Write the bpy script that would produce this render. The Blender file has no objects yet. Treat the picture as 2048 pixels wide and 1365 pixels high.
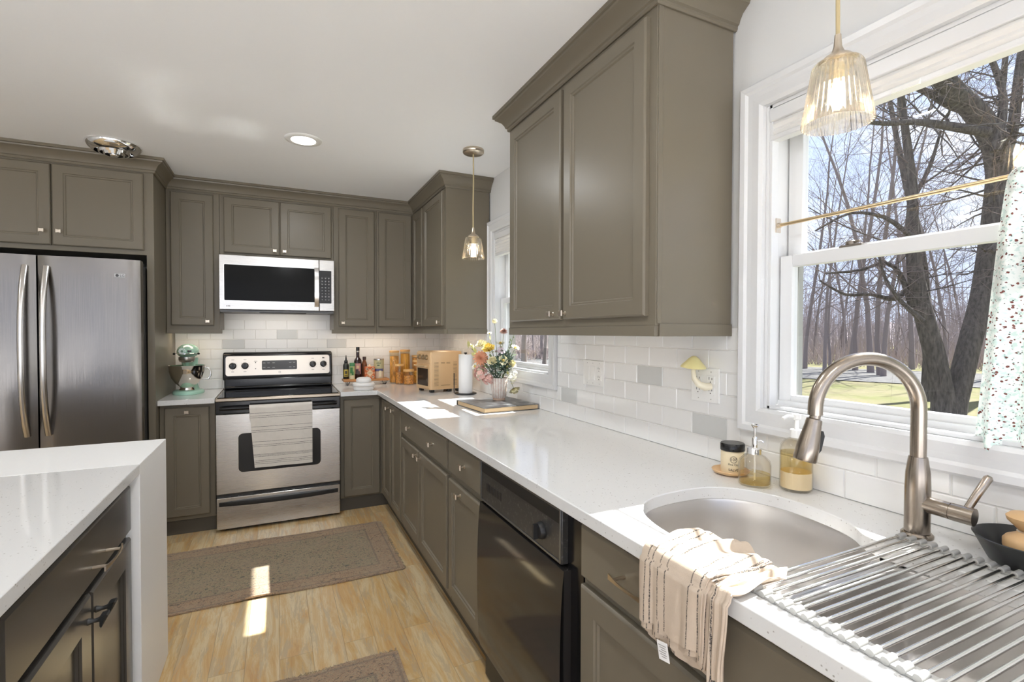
import bpy, bmesh, math, random
import numpy as np
from mathutils import Vector, Matrix
from mathutils.geometry import tessellate_polygon
random.seed(7)
PI = math.pi
SC = bpy.context.scene
COL = SC.collection

# ------------------------------------------------------------------ camera
EYE = Vector((0, 0, 1.3617))
YAW, PITCH, ROLL, FPX = .4416, .0174, -.0016, 991.93
cam_d = bpy.data.cameras.new('camera')
cam_d.sensor_fit = 'HORIZONTAL'; cam_d.sensor_width = 36.0
cam_d.lens = FPX / 2048 * 36.0
cam_d.clip_start = .02; cam_d.clip_end = 400
cam = bpy.data.objects.new('camera', cam_d); COL.objects.link(cam)
_f = Vector((math.sin(YAW) * math.cos(PITCH), math.cos(YAW) * math.cos(PITCH), -math.sin(PITCH)))
_r = Vector((math.cos(YAW), -math.sin(YAW), 0)); _u = _r.cross(_f)
_r2 = _r * math.cos(ROLL) - _u * math.sin(ROLL); _u2 = _r2.cross(_f)
cam.matrix_world = Matrix(((_r2.x, _u2.x, -_f.x, EYE.x), (_r2.y, _u2.y, -_f.y, EYE.y), (_r2.z, _u2.z, -_f.z, EYE.z), (0, 0, 0, 1)))
SC.camera = cam

# ------------------------------------------------------------------ view + world + sun
SC.view_settings.view_transform = 'Standard'; SC.view_settings.look = 'None'
SC.view_settings.exposure = 0.54; SC.view_settings.gamma = 1.0
SC.view_settings.use_curve_mapping = False
SC.cycles.use_denoising = True
SC.cycles.max_bounces = 14; SC.cycles.diffuse_bounces = 7; SC.cycles.glossy_bounces = 6
SC.cycles.transparent_max_bounces = 24; SC.cycles.transmission_bounces = 8
SC.cycles.sample_clamp_indirect = 0
SC.cycles.blur_glossy = 0

W = bpy.data.worlds.new('sky'); SC.world = W; W.use_nodes = True
nt = W.node_tree; nt.nodes.clear()
def wn(t, **k):
    n = nt.nodes.new(t)
    for a, b in k.items(): setattr(n, a, b)
    return n
tc = wn('ShaderNodeTexCoord'); mp = wn('ShaderNodeMapping'); mp.inputs['Scale'].default_value = (1, 1, 2.2)
nz = wn('ShaderNodeTexNoise'); nz.inputs['Scale'].default_value = 3.2; nz.inputs['Detail'].default_value = 7; nz.inputs['Roughness'].default_value = .6
rc = wn('ShaderNodeValToRGB'); rc.color_ramp.elements[0].position = .42; rc.color_ramp.elements[1].position = .64
sp = wn('ShaderNodeSeparateXYZ'); rz = wn('ShaderNodeValToRGB')
rz.color_ramp.elements[0].position = 0.0; rz.color_ramp.elements[0].color = (.70, .79, 1.0, 1)
rz.color_ramp.elements[1].position = .75; rz.color_ramp.elements[1].color = (.33, .47, .92, 1)
mx = wn('ShaderNodeMix', data_type='RGBA'); mx.inputs['B'].default_value = (.98, .98, 1, 1)
bg = wn('ShaderNodeBackground'); bg.inputs['Strength'].default_value = 1.2
wo = wn('ShaderNodeOutputWorld'); L = nt.links.new
L(tc.outputs['Generated'], mp.inputs['Vector']); L(mp.outputs['Vector'], nz.inputs['Vector']); L(nz.outputs['Fac'], rc.inputs['Fac'])
L(tc.outputs['Generated'], sp.inputs[0]); L(sp.outputs['Z'], rz.inputs['Fac']); L(rz.outputs['Color'], mx.inputs['A'])
L(rc.outputs['Color'], mx.inputs['Factor']); L(mx.outputs['Result'], bg.inputs['Color']); L(bg.outputs['Background'], wo.inputs['Surface'])

SUN_T = 1.215                                   # tangent of the sun's height; it shines straight in through the right wall
sun_d = bpy.data.lights.new('sun', 'SUN'); sun_d.energy = 14.0; sun_d.angle = math.radians(.6); sun_d.color = (1, .99, .97)
sun = bpy.data.objects.new('sun', sun_d); COL.objects.link(sun)
sun.location = (12, 1, 14)
sun.rotation_euler = Vector((-1, 0, -SUN_T)).to_track_quat('-Z', 'Y').to_euler()

def area(name, loc, direction, sx, sy, power, color=(1, 1, 1), shape='RECTANGLE', spread=180):
    d = bpy.data.lights.new(name, 'AREA'); d.shape = shape; d.size = sx
    if shape in ('RECTANGLE', 'ELLIPSE'): d.size_y = sy
    d.energy = power; d.color = color; d.spread = math.radians(spread)
    o = bpy.data.objects.new(name, d); COL.objects.link(o); o.location = loc
    o.rotation_euler = Vector(direction).to_track_quat('-Z', 'Y').to_euler()
    return o
LAMP_P = 6.2                                   # watts of the recessed lamp and of each added fill light
LAMP_C = (.95, .98, 1)
LAMP_FILL_XY = [(.139, 3.07), (.139, 1.35), (.139, -.5), (-1.3, -.5), (-2.8, .6), (-2.8, 2.4)]  # first is the visible recessed light; the others are added unseen fill
CEIL = 2.4546
for i, (lx, ly) in enumerate(LAMP_FILL_XY):
    area('recessed_lamp_and_fill_light', (lx, ly, CEIL - .012), (0, 0, -1), .115, .115, LAMP_P, LAMP_C, 'DISK')
WARM = (1, .82, .62)
for (n, lx, ly, sx, sy, p) in (('a', -.54, 4.33, .26, .04, .42), ('b', .72, 4.36, .56, .04, .70), ('c', 1.22, 3.75, .04, .7, .60), ('d', 1.22, 1.75, .04, .8, .30)):
    area('under_cabinet_lamp_light', (lx, ly, 1.376), (0, .0, -1), sx, sy, p, WARM)
area('cooktop_lamp_light', (.02, 4.30, 1.500), (0, .5, -1), .5, .06, .75, (1, .90, .78))

# ------------------------------------------------------------------ helpers
WP = {}                                          # world position of every object that parts hang from
class MB:
    def __init__(s): s.v = []; s.f = []; s.m = []
    def add(s, vs, fs, mi=0):
        n = len(s.v); s.v += [tuple(p) for p in vs]; s.f += [tuple(i + n for i in f) for f in fs]; s.m += [mi] * len(fs); return s
    def box(s, x0, x1, y0, y1, z0, z1, mi=0):
        return s.add([(x0, y0, z0), (x1, y0, z0), (x1, y1, z0), (x0, y1, z0), (x0, y0, z1), (x1, y0, z1), (x1, y1, z1), (x0, y1, z1)],
                     [(0, 3, 2, 1), (4, 5, 6, 7), (0, 1, 5, 4), (1, 2, 6, 5), (2, 3, 7, 6), (3, 0, 4, 7)], mi)
    def prism(s, poly, axis, a, b, mi=0):
        n = len(poly)
        def P(p, t): return {'x': (t, p[0], p[1]), 'y': (p[0], t, p[1]), 'z': (p[0], p[1], t)}[axis]
        vs = [P(p, a) for p in poly] + [P(p, b) for p in poly]
        return s.add(vs, [tuple(range(n))[::-1], tuple(range(n, 2 * n))] + [(i, (i + 1) % n, n + (i + 1) % n, n + i) for i in range(n)], mi)
    def tube(s, pts, r, n=12, mi=0, cap=True, flat=1.0):
        pts = [Vector(p) for p in pts]; k = len(pts)
        rs = r if isinstance(r, (list, tuple)) else [r] * k
        t = [(pts[min(i + 1, k - 1)] - pts[max(i - 1, 0)]).normalized() for i in range(k)]
        nrm = Vector((0, 0, 1)) if abs(t[0].z) < .9 else Vector((1, 0, 0))
        nrm = (nrm - t[0] * nrm.dot(t[0])).normalized(); vs = []
        for i in range(k):
            nrm = (nrm - t[i] * nrm.dot(t[i])).normalized(); b = t[i].cross(nrm)
            for j in range(n):
                a = 2 * PI * j / n
                vs.append(pts[i] + nrm * (math.cos(a) * rs[i]) + b * (math.sin(a) * rs[i] * flat))
        fs = [(i * n + j, i * n + (j + 1) % n, (i + 1) * n + (j + 1) % n, (i + 1) * n + j) for i in range(k - 1) for j in range(n)]
        if cap: fs += [tuple(range(n))[::-1], tuple(range((k - 1) * n, k * n))]
        return s.add(vs, fs, mi)
    def lathe(s, prof, c=(0, 0, 0), n=32, mi=0, rib=None, axis=None):
        vs = []; fs = []; idx = []
        for r, z in prof:
            if r < 1e-6: idx.append([len(vs)]); vs.append((0, 0, z)); continue
            row = []
            for j in range(n):
                a = 2 * PI * j / n; rr = r + (rib(j, z) if rib else 0)
                row.append(len(vs)); vs.append((rr * math.cos(a), rr * math.sin(a), z))
            idx.append(row)
        for A, B in zip(idx, idx[1:]):
            for j in range(n):
                k = (j + 1) % n
                if len(A) == 1 and len(B) == 1: continue
                if len(A) == 1: fs.append((A[0], B[j], B[k]))
                elif len(B) == 1: fs.append((A[j], B[0], A[k]))
                else: fs.append((A[j], B[j], B[k], A[k]))
        if axis is not None:
            q = Vector((0, 0, 1)).rotation_difference(Vector(axis)); vs = [q @ Vector(p) for p in vs]
        return s.add([(p[0] + c[0], p[1] + c[1], p[2] + c[2]) for p in vs], fs, mi)
    def grid(s, fn, nu, nv, mi=0, cu=False):
        vs = [fn(i / (nu if cu else nu - 1), j / (nv - 1)) for j in range(nv) for i in range(nu)]
        fs = [(j * nu + i, j * nu + (i + 1) % nu, (j + 1) * nu + (i + 1) % nu, (j + 1) * nu + i) for j in range(nv - 1) for i in range(nu if cu else nu - 1)]
        return s.add(vs, fs, mi)
    def ball(s, c, rx, ry=None, rz=None, n=16, m=10, mi=0):
        ry = rx if ry is None else ry; rz = rx if rz is None else rz
        o = MB().lathe([(math.sin(PI * i / m), -math.cos(PI * i / m)) for i in range(m + 1)], n=n)
        return s.add([(c[0] + p[0] * rx, c[1] + p[1] * ry, c[2] + p[2] * rz) for p in o.v], o.f, mi)
    def rings(s, rings, cap0=True, cap1=True, mi=0):
        n = len(rings[0]); vs = [p for r in rings for p in r]; k = len(rings)
        fs = [(i * n + j, i * n + (j + 1) % n, (i + 1) * n + (j + 1) % n, (i + 1) * n + j) for i in range(k - 1) for j in range(n)]
        if cap0: fs.append(tuple(range(n))[::-1])
        if cap1: fs.append(tuple(range((k - 1) * n, k * n)))
        return s.add(vs, fs, mi)
    def join(s, o): return s.add(o.v, [tuple(f) for f in o.f], 0) if False else s._join(o)
    def _join(s, o):
        n = len(s.v); s.v += o.v; s.f += [tuple(i + n for i in f) for f in o.f]; s.m += o.m; return s
    def xf(s, M):
        s.v = [tuple(M @ Vector(p)) for p in s.v]; return s
    def mv(s, x, y, z): s.v = [(p[0] + x, p[1] + y, p[2] + z) for p in s.v]; return s

def build(name, mb, mats, parent=None, bevel=0, seg=2, smooth=38, solid=0, subd=0, recalc=True, label=None):
    """links the collected shape as ONE mesh object; coordinates are world ones (or local ones of a root standing at the origin)"""
    mats = mats if isinstance(mats, (list, tuple)) else [mats]
    A = np.array(mb.v, dtype=float); lo = A.min(0); hi = A.max(0)
    org = Vector(((lo[0] + hi[0]) / 2, (lo[1] + hi[1]) / 2, lo[2])).freeze()
    A -= np.array(org)
    me = bpy.data.meshes.new(name); me.from_pydata(A.tolist(), [], mb.f)
    for m in mats: me.materials.append(m)
    me.polygons.foreach_set('material_index', mb.m)
    if recalc or smooth:
        bm = bmesh.new(); bm.from_mesh(me)
        if recalc: bmesh.ops.recalc_face_normals(bm, faces=bm.faces)
        if smooth:
            lim = math.radians(smooth)
            for f in bm.faces: f.smooth = True
            for e in bm.edges: e.smooth = len(e.link_faces) == 2 and e.calc_face_angle(0) < lim
        bm.to_mesh(me); bm.free()
    me.update()
    o = bpy.data.objects.new(name, me); COL.objects.link(o)
    if solid:
        md = o.modifiers.new('thick', 'SOLIDIFY'); md.thickness = solid; md.offset = 0
    if bevel:
        md = o.modifiers.new('edge', 'BEVEL'); md.width = bevel; md.segments = seg; md.limit_method = 'ANGLE'; md.angle_limit = math.radians(40); md.harden_normals = False
    if subd:
        md = o.modifiers.new('round', 'SUBSURF'); md.levels = subd; md.render_levels = subd
    if parent is not None:
        o.parent = parent; o.location = org - WP[parent.name]
    else: o.location = org
    WP[o.name] = Vector(org)
    if label: o['label'] = label
    return o
def tag(o, label, cat, group=None):
    o['label'] = label; o['category'] = cat
    if group: o['group'] = group
    return o
def thing(name, label, cat, loc=(0, 0, 0), group=None):
    o = bpy.data.objects.new(name, None); o.empty_display_size = .05; COL.objects.link(o); o.location = loc
    WP[o.name] = Vector(loc); return tag(o, label, cat, group)
def struct(o): o['kind'] = 'structure'; return o
def stuff(o): o['kind'] = 'stuff'; return o
def dup(root, loc, rz=None, label=None, scale=None, group=None):
    def cp(o, par):
        c = o.copy(); COL.objects.link(c)
        if par: c.parent = par
        for ch in o.children: cp(ch, c)
        return c
    r = cp(root, None); r.location = loc
    if rz is not None: r.rotation_euler = (0, 0, rz)
    if label: r['label'] = label
    if group: r['group'] = group
    if scale: r.scale = scale
    return r
def text_mb(s, size, M, depth=.0006):
    """lettering as real geometry: M maps the flat text (x right, y up) into the scene"""
    c = bpy.data.curves.new('lettering', 'FONT'); c.body = s; c.size = size; c.extrude = depth; c.align_x = 'CENTER'; c.align_y = 'CENTER'; c.resolution_u = 3
    o = bpy.data.objects.new('lettering', c); COL.objects.link(o)
    dg = bpy.context.evaluated_depsgraph_get(); me = bpy.data.meshes.new_from_object(o.evaluated_get(dg))
    mb = MB(); mb.add([M @ v.co for v in me.vertices], [tuple(p.vertices) for p in me.polygons])
    bpy.data.objects.remove(o); bpy.data.curves.remove(c); bpy.data.meshes.remove(me)
    return mb
def axes(o, x, y):
    x = Vector(x).normalized(); y = Vector(y).normalized(); z = x.cross(y)
    return Matrix(((x.x, y.x, z.x, o[0]), (x.y, y.y, z.y, o[1]), (x.z, y.z, z.z, o[2]), (0, 0, 0, 1)))
def rot_at(c, a): return Matrix.Translation(c) @ Matrix.Rotation(a, 4, 'Z') @ Matrix.Translation(-Vector(c))
def rrect(x0, x1, y0, y1, r, n=5):
    P = []
    for cx, cy, a0 in ((x1 - r, y1 - r, 0), (x0 + r, y1 - r, 90), (x0 + r, y0 + r, 180), (x1 - r, y0 + r, 270)):
        for k in range(n + 1):
            a = math.radians(a0 + 90 * k / n); P.append((cx + r * math.cos(a), cy + r * math.sin(a)))
    return P

# ------------------------------------------------------------------ materials
def mat(name, col=(.8, .8, .8), rough=.5, metal=0, spec=.5, **kw):
    m = bpy.data.materials.new(name); m.use_nodes = True
    b = m.node_tree.nodes['Principled BSDF']
    b.inputs['Base Color'].default_value = (*col, 1); b.inputs['Roughness'].default_value = rough
    b.inputs['Metallic'].default_value = metal; b.inputs['Specular IOR Level'].default_value = spec
    for k, v in kw.items(): b.inputs[k.replace('_', ' ')].default_value = v
    return m
class N:
    """small node-writing aid for one material"""
    def __init__(s, m): s.m = m; s.t = m.node_tree; s.b = s.t.nodes['Principled BSDF']
    def n(s, typ, ins=None, **k):
        nd = s.t.nodes.new('ShaderNode' + typ)
        for a, b in k.items(): setattr(nd, a, b)
        for a, b in (ins or {}).items():
            if hasattr(b, 'is_linked') or hasattr(b, 'links'): s.t.links.new(b, nd.inputs[a])
            else: nd.inputs[a].default_value = b
        return nd
    def obj(s): return s.n('TexCoord').outputs['Object']
    def wpos(s): return s.n('NewGeometry').outputs['Position']
    def map(s, vec, sc=(1, 1, 1), rot=(0, 0, 0), loc=(0, 0, 0)):
        return s.n('Mapping', {'Vector': vec, 'Scale': sc, 'Rotation': rot, 'Location': loc}).outputs['Vector']
    def noise(s, vec, scale, detail=4, rough=.55, out='Fac', dist=0):
        return s.n('TexNoise', {'Vector': vec, 'Scale': scale, 'Detail': detail, 'Roughness': rough, 'Distortion': dist}).outputs[out]
    def vor(s, vec, scale, feature='F1', out='Distance', rnd=1):
        return s.n('TexVoronoi', {'Vector': vec, 'Scale': scale, 'Randomness': rnd}, feature=feature).outputs[out]
    def ramp(s, fac, stops, interp='LINEAR'):
        nd = s.n('ValToRGB', {'Fac': fac}); cr = nd.color_ramp; cr.interpolation = interp
        while len(cr.elements) < len(stops): cr.elements.new(.5)
        for e, (p, c) in zip(cr.elements, stops):
            e.position = p; e.color = (*c, 1) if not isinstance(c, (int, float)) else (c, c, c, 1)
        return nd.outputs['Color']
    def mix(s, fac, a, b, blend='MIX'):
        nd = s.n('Mix', data_type='RGBA', blend_type=blend)
        for k, v in (('Factor', fac), ('A', a), ('B', b)):
            sock = [q for q in nd.inputs if q.name == k and (q.type == 'RGBA' or k == 'Factor')][0]
            if hasattr(v, 'links'): s.t.links.new(v, sock)
            else: sock.default_value = v if k == 'Factor' else ((*v, 1) if len(v) == 3 else v)
        return [q for q in nd.outputs if q.type == 'RGBA'][0]
    def math(s, op, a, b=0.0):
        nd = s.n('Math', operation=op)
        for i, v in enumerate((a, b)):
            if hasattr(v, 'links'): s.t.links.new(v, nd.inputs[i])
            else: nd.inputs[i].default_value = v
        return nd.outputs[0]
    def set(s, **k):
        for a, v in k.items(): s.t.links.new(v, s.b.inputs[a.replace('_', ' ')])
    def bump(s, h, strength=.2, dist=.002):
        s.t.links.new(s.n('Bump', {'Height': h, 'Strength': strength, 'Distance': dist}).outputs[0], s.b.inputs['Normal'])

wall_m = mat('wall_paint', (.70, .705, .70), .6)
ceil_m = mat('ceiling_paint', (.89, .90, .915), .7)
trim_m = mat('white_trim_paint', (.67, .675, .68), .3)
cab_m = mat('olive_grey_cabinet_paint', (.168, .145, .107), .34, spec=.3)
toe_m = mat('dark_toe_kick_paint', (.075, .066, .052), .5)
isl_m = mat('dark_island_paint', (.050, .046, .041), .25)
nickel_m = mat('brushed_nickel', (.62, .54, .44), .3, 1)
brass_m = mat('soft_brass', (.72, .55, .33), .33, 1)
chrome_m = mat('chrome', (.85, .85, .86), .07, 1)
black_m = mat('black_enamel', (.008, .008, .009), .18)
blackglass_m = mat('black_ceramic_glass', (.006, .006, .007), .05)
blackplastic_m = mat('black_plastic', (.014, .014, .014), .4)
dark_m = mat('dark_gap', (.012, .011, .010), .6)
white_m = mat('glazed_white_ceramic', (.82, .81, .79), .35)
plate_m = mat('white_wall_plate_plastic', (.84, .84, .82), .3)
paper_m = mat('white_paper_towel', (.83, .82, .81), .9)
bamboo_m = mat('bamboo_lid_wood', (.70, .42, .16), .45)
gold_m = mat('pale_gold_enamel', (.68, .46, .25), .32, .2)
mint_m = mat('mint_green_enamel', (.36, .60, .48), .2)
iron_m = mat('black_cast_iron', (.018, .019, .019), .38)

m = mat('brushed_stainless_steel', (.58, .565, .545), .27, 1); steel_m = m; q = N(m)
q.set(Roughness=q.ramp(q.noise(q.map(q.wpos(), (3, 3, 900)), 3, 2), [(.3, .26), (.7, .29)]))
m = mat('brushed_steel_vertical_grain', (.21, .195, .18), .22, 1); fsteel_m = m; q = N(m)
q.set(Roughness=q.ramp(q.noise(q.map(q.wpos(), (260, 260, 2)), 2, 3), [(.3, .17), (.7, .27)]))
m = mat('satin_sink_steel', (.60, .58, .56), .33, 1); sinksteel_m = m
m = mat('brushed_nickel_faucet', (.36, .31, .26), .24, 1); faucet_m = m

m = mat('white_speckled_quartz', (.69, .69, .685), .095); quartz_m = m; q = N(m)
v = q.obj(); s1 = q.ramp(q.vor(v, 130), [(.16, 1), (.26, 0)]); s2 = q.ramp(q.noise(v, 60, 2), [(.54, 0), (.60, 1)])
q.set(Base_Color=q.mix(q.math('MULTIPLY', q.math('MULTIPLY', s1, s2), .75), (.69, .69, .68), (.27, .25, .22)))
m = mat('glazed_white_tile', (.80, .80, .79), .09); tile_m = m; q = N(m); q.bump(q.noise(q.wpos(), 14, 1), .12, .004)
m = mat('glazed_grey_tile', (.60, .61, .60), .12); gtile_m = m; q = N(m); q.bump(q.noise(q.wpos(), 14, 1), .12, .004)
grout_m = mat('pale_grout', (.74, .73, .71), .8)

m = mat('whitewashed_plank_floor', (.6, .45, .28), .3); floor_m = m; q = N(m)
v = q.map(q.wpos(), (1, 1, 1), (0, 0, PI / 2))
bk = q.n('TexBrick', {'Vector': v, 'Color1': (0, 0, 0, 1), 'Color2': (1, 1, 1, 1), 'Mortar': (.5, .5, .5, 1), 'Scale': 1.0, 'Mortar Size': .0012, 'Bias': 0.0, 'Brick Width': .95, 'Row Height': .128}, offset=.37, offset_frequency=2, squash=1.0)
pv = q.map(q.wpos(), (9, 1.1, 1)); rnd = bk.outputs['Color']
off = q.n('VectorMath', {0: pv, 1: q.n('VectorMath', {0: rnd, 1: (17, 23, 0)}, operation='MULTIPLY').outputs[0]}, operation='ADD').outputs[0]
g1 = q.noise(off, 1.5, 9, .72, dist=.9); g2 = q.noise(off, 3.2, 9, .78, dist=.5)
c = q.ramp(g1, [(.37, (.50, .24, .06)), (.44, (.58, .34, .11)), (.50, (.61, .42, .19)), (.54, (.66, .52, .30)), (.63, (.71, .59, .38))])
c = q.mix(q.ramp(g2, [(.51, 0), (.57, .75)]), c, (.42, .33, .215))
c = q.mix(.30, c, q.ramp(rnd, [(0, (.42, .30, .16)), (.5, (.60, .45, .25)), (1, (.66, .54, .36))]))
c = q.mix(q.math('MULTIPLY', bk.outputs['Fac'], .55), c, (.22, .15, .08))
q.set(Base_Color=c); q.bump(q.math('SUBTRACT', 1, bk.outputs['Fac']), .25, .001)

def rug_mat(name, x0, x1, y0, y1):
    m = mat(name, (.3, .2, .15), .95, spec=.1); q = N(m); p = q.wpos(); sx = q.n('SeparateXYZ', {0: p})
    dx = q.math('MINIMUM', q.math('SUBTRACT', sx.outputs[0], x0), q.math('SUBTRACT', x1, sx.outputs[0]))
    dy = q.math('MINIMUM', q.math('SUBTRACT', sx.outputs[1], y0), q.math('SUBTRACT', y1, sx.outputs[1]))
    d = q.math('MINIMUM', dx, dy)
    field = q.ramp(q.noise(p, 74, 4, .72, dist=1.0), [(.39, (.09, .098, .095)), (.46, (.25, .21, .145)), (.53, (.42, .34, .21)), (.57, (.17, .155, .125)), (.62, (.44, .28, .185))])
    bord = q.ramp(q.noise(p, 66, 4, .72, dist=1.1), [(.39, (.11, .10, .09)), (.46, (.36, .225, .145)), (.53, (.46, .33, .21)), (.57, (.19, .15, .115)), (.63, (.45, .355, .235))])
    mot = q.ramp(q.vor(p, 15, 'SMOOTH_F1'), [(.18, 1), (.26, 0), (.36, 0), (.42, .8), (.5, 0)])
    c = q.mix(q.ramp(d, [(.115, 1), (.125, 0)]), field, bord)
    c = q.mix(q.math('MULTIPLY', mot, .55), c, (.30, .21, .15))
    c = q.mix(q.math('MULTIPLY', q.ramp(d, [(.018, 0), (.02, 1), (.026, 1), (.029, 0), (.112, 0), (.114, 1), (.121, 1), (.124, 0)]), .6), c, (.14, .12, .11))
    c = q.mix(q.ramp(q.noise(p, 230, 2), [(.4, 0), (.7, .35)]), c, (.42, .35, .26))
    c = q.mix(q.ramp(q.noise(p, 5, 3), [(.4, 0), (.75, .4)]), c, (.36, .295, .22))
    q.set(Base_Color=c); q.bump(q.noise(p, 420, 2), .5, .003); return m

def thin_glass(name, tint=(.97, .98, .97), refl=.06, rough=.02, ior=1.45, scat=0):
    """a pane or thin wall of clear glass: tinted see-through plus a mirror coat by Fresnel"""
    m = bpy.data.materials.new(name); m.use_nodes = True; t = m.node_tree; t.nodes.clear()
    o = t.nodes.new('ShaderNodeOutputMaterial'); mx = t.nodes.new('ShaderNodeMixShader'); tr = t.nodes.new('ShaderNodeBsdfTransparent')
    gl = t.nodes.new('ShaderNodeBsdfGlossy'); lw = t.nodes.new('ShaderNodeLayerWeight'); lw.inputs[0].default_value = .5
    pw = t.nodes.new('ShaderNodeMath'); pw.operation = 'POWER'; pw.inputs[1].default_value = 5
    ma = t.nodes.new('ShaderNodeMath'); ma.operation = 'MULTIPLY_ADD'; f0 = ((ior - 1) / (ior + 1)) ** 2; ma.inputs[1].default_value = 1 - f0; ma.inputs[2].default_value = f0
    tr.inputs[0].default_value = (*tint, 1); gl.inputs['Roughness'].default_value = rough
    t.links.new(lw.outputs['Facing'], pw.inputs[0]); t.links.new(pw.outputs[0], ma.inputs[0])
    t.links.new(ma.outputs[0], mx.inputs[0]); t.links.new(tr.outputs[0], mx.inputs[1]); t.links.new(gl.outputs[0], mx.inputs[2]); t.links.new(mx.outputs[0], o.inputs[0])
    if scat:
        tl = t.nodes.new('ShaderNodeBsdfTranslucent'); tl.inputs[0].default_value = (.9, .88, .84, 1); m2 = t.nodes.new('ShaderNodeMixShader'); m2.inputs[0].default_value = scat
        t.links.new(mx.outputs[0], m2.inputs[1]); t.links.new(tl.outputs[0], m2.inputs[2]); t.links.new(m2.outputs[0], o.inputs[0])
    return m
screen_m = bpy.data.materials.new('insect_screen'); screen_m.use_nodes = True; _t = screen_m.node_tree; _t.nodes.clear()
_a = _t.nodes.new('ShaderNodeOutputMaterial'); _b = _t.nodes.new('ShaderNodeBsdfTransparent'); _b.inputs[0].default_value = (.95, .95, .955, 1); _t.links.new(_b.outputs[0], _a.inputs[0])
pane_m = thin_glass('window_glass', (.97, .98, .98))
glass_m = thin_glass('clear_bottle_glass', (.975, .965, .94), ior=1.5)
shade_m = bpy.data.materials.new('ribbed_lamp_glass'); shade_m.use_nodes = True; _t = shade_m.node_tree; _t.nodes.clear()
_o = _t.nodes.new('ShaderNodeOutputMaterial'); _g = _t.nodes.new('ShaderNodeBsdfGlass'); _g.inputs['Color'].default_value = (.985, .965, .93, 1); _g.inputs['Roughness'].default_value = .03; _g.inputs['IOR'].default_value = 1.3
_g2 = _t.nodes.new('ShaderNodeBsdfTransparent'); _g2.inputs[0].default_value = (.99, .97, .93, 1); _mx = _t.nodes.new('ShaderNodeMixShader'); _mx.inputs[0].default_value = .45; _t.links.new(_g.outputs[0], _mx.inputs[1]); _t.links.new(_g2.outputs[0], _mx.inputs[2]); _t.links.new(_mx.outputs[0], _o.inputs[0])
silverbar_m = mat('bright_steel_bar', (.66, .64, .62), .22, 1)
amber_m = thin_glass('amber_liquid_soap', (.95, .86, .60), ior=1.3)
jarglass_m = thin_glass('jar_glass', (.98, .95, .88), ior=1.45)
def emit(name, col, s):
    m = bpy.data.materials.new(name); m.use_nodes = True; b = m.node_tree.nodes['Principled BSDF']
    b.inputs['Base Color'].default_value = (*col, 1); b.inputs['Emission Color'].default_value = (*col, 1); b.inputs['Emission Strength'].default_value = s; return m
bulb_m = emit('warm_lit_bulb', (1, .76, .48), 26)
led_m = emit('lit_led_lens', (1, .95, .88), 6)
# ================================================================== the room
XR, YB, XL, YF = 1.3895, 4.528, -4.4, -2.4        # right, back, left and near wall planes
H = .914
WT = .14                                          # wall thickness
W1 = (.265, 1.076, 1.124, 2.069)                  # openings in the right wall: y0, y1, z0, z1
W2 = (2.428, 3.243, 1.124, 2.069)
def wall_x(name, x0, x1, y0, y1, holes):
    mb = MB(); ys = sorted({y0, y1, *[h[0] for h in holes], *[h[1] for h in holes]})
    for a, b in zip(ys, ys[1:]):
        hs = [h for h in holes if h[0] <= a and h[1] >= b]
        if not hs: mb.box(x0, x1, a, b, 0, CEIL)
        else: mb.box(x0, x1, a, b, 0, hs[0][2]); mb.box(x0, x1, a, b, hs[0][3], CEIL)
    return struct(build(name, mb, wall_m))
struct(build('floor', MB().box(XL - .1, XR + .02, YF - .1, YB + .1, -.08, 0), floor_m))
struct(build('ceiling', MB().box(XL - .1, XR + .02, YF - .1, YB + .1, CEIL, CEIL + .12), ceil_m))
wall_x('wall_right', XR, XR + WT, YF, YB + .1, [W1, W2])
struct(build('wall_back', MB().box(XL, XR, YB, YB + .12, 0, CEIL), wall_m))
wall_x('wall_left', XL - .12, XL, YF, YB, [(-1.6, -.4, .9, 2.1)])
mb = MB(); mb.box(XL, -4.2, YF - .12, YF, 0, CEIL); mb.box(1.2, XR, YF - .12, YF, 0, CEIL); mb.box(-4.2, 1.2, YF - .12, YF, 2.32, CEIL)
struct(build('wall_front', mb, wall_m))

# ------------------------------------------------------------------ windows of the right wall
def casing(mb, y0, y1, z0, z1):
    """profiled picture-frame casing with mitred corners around an opening of the right wall"""
    prof = [(0, .000), (0, .016), (.010, .022), (.034, .020), (.050, .020), (.058, .026), (.074, .028), (.080, .024), (.080, 0)]
    rings = []
    for off, th in prof:
        x = XR - th
        rings.append([(x, y0 - off, z0 - off), (x, y1 + off, z0 - off), (x, y1 + off, z1 + off), (x, y0 - off, z1 + off)])
    mb.rings(rings, False, False)
def frame_x(mb, x0, x1, y0, y1, z0, z1, w, wb=None, wt=None):
    wb = wb or w; wt = wt or w
    mb.box(x0, x1, y0, y0 + w, z0, z1); mb.box(x0, x1, y1 - w, y1, z0, z1); mb.box(x0, x1, y0 + w, y1 - w, z0, z0 + wb); mb.box(x0, x1, y0 + w, y1 - w, z1 - wt, z1)
outwood_m = mat('weathered_outer_trim', (.36, .36, .33), .8)
shade_fab_m = mat('white_cellular_shade_fabric', (.72, .71, .69), .8)
lockmetal_m = mat('bronze_sash_lock', (.23, .20, .17), .4, .8)
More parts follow.
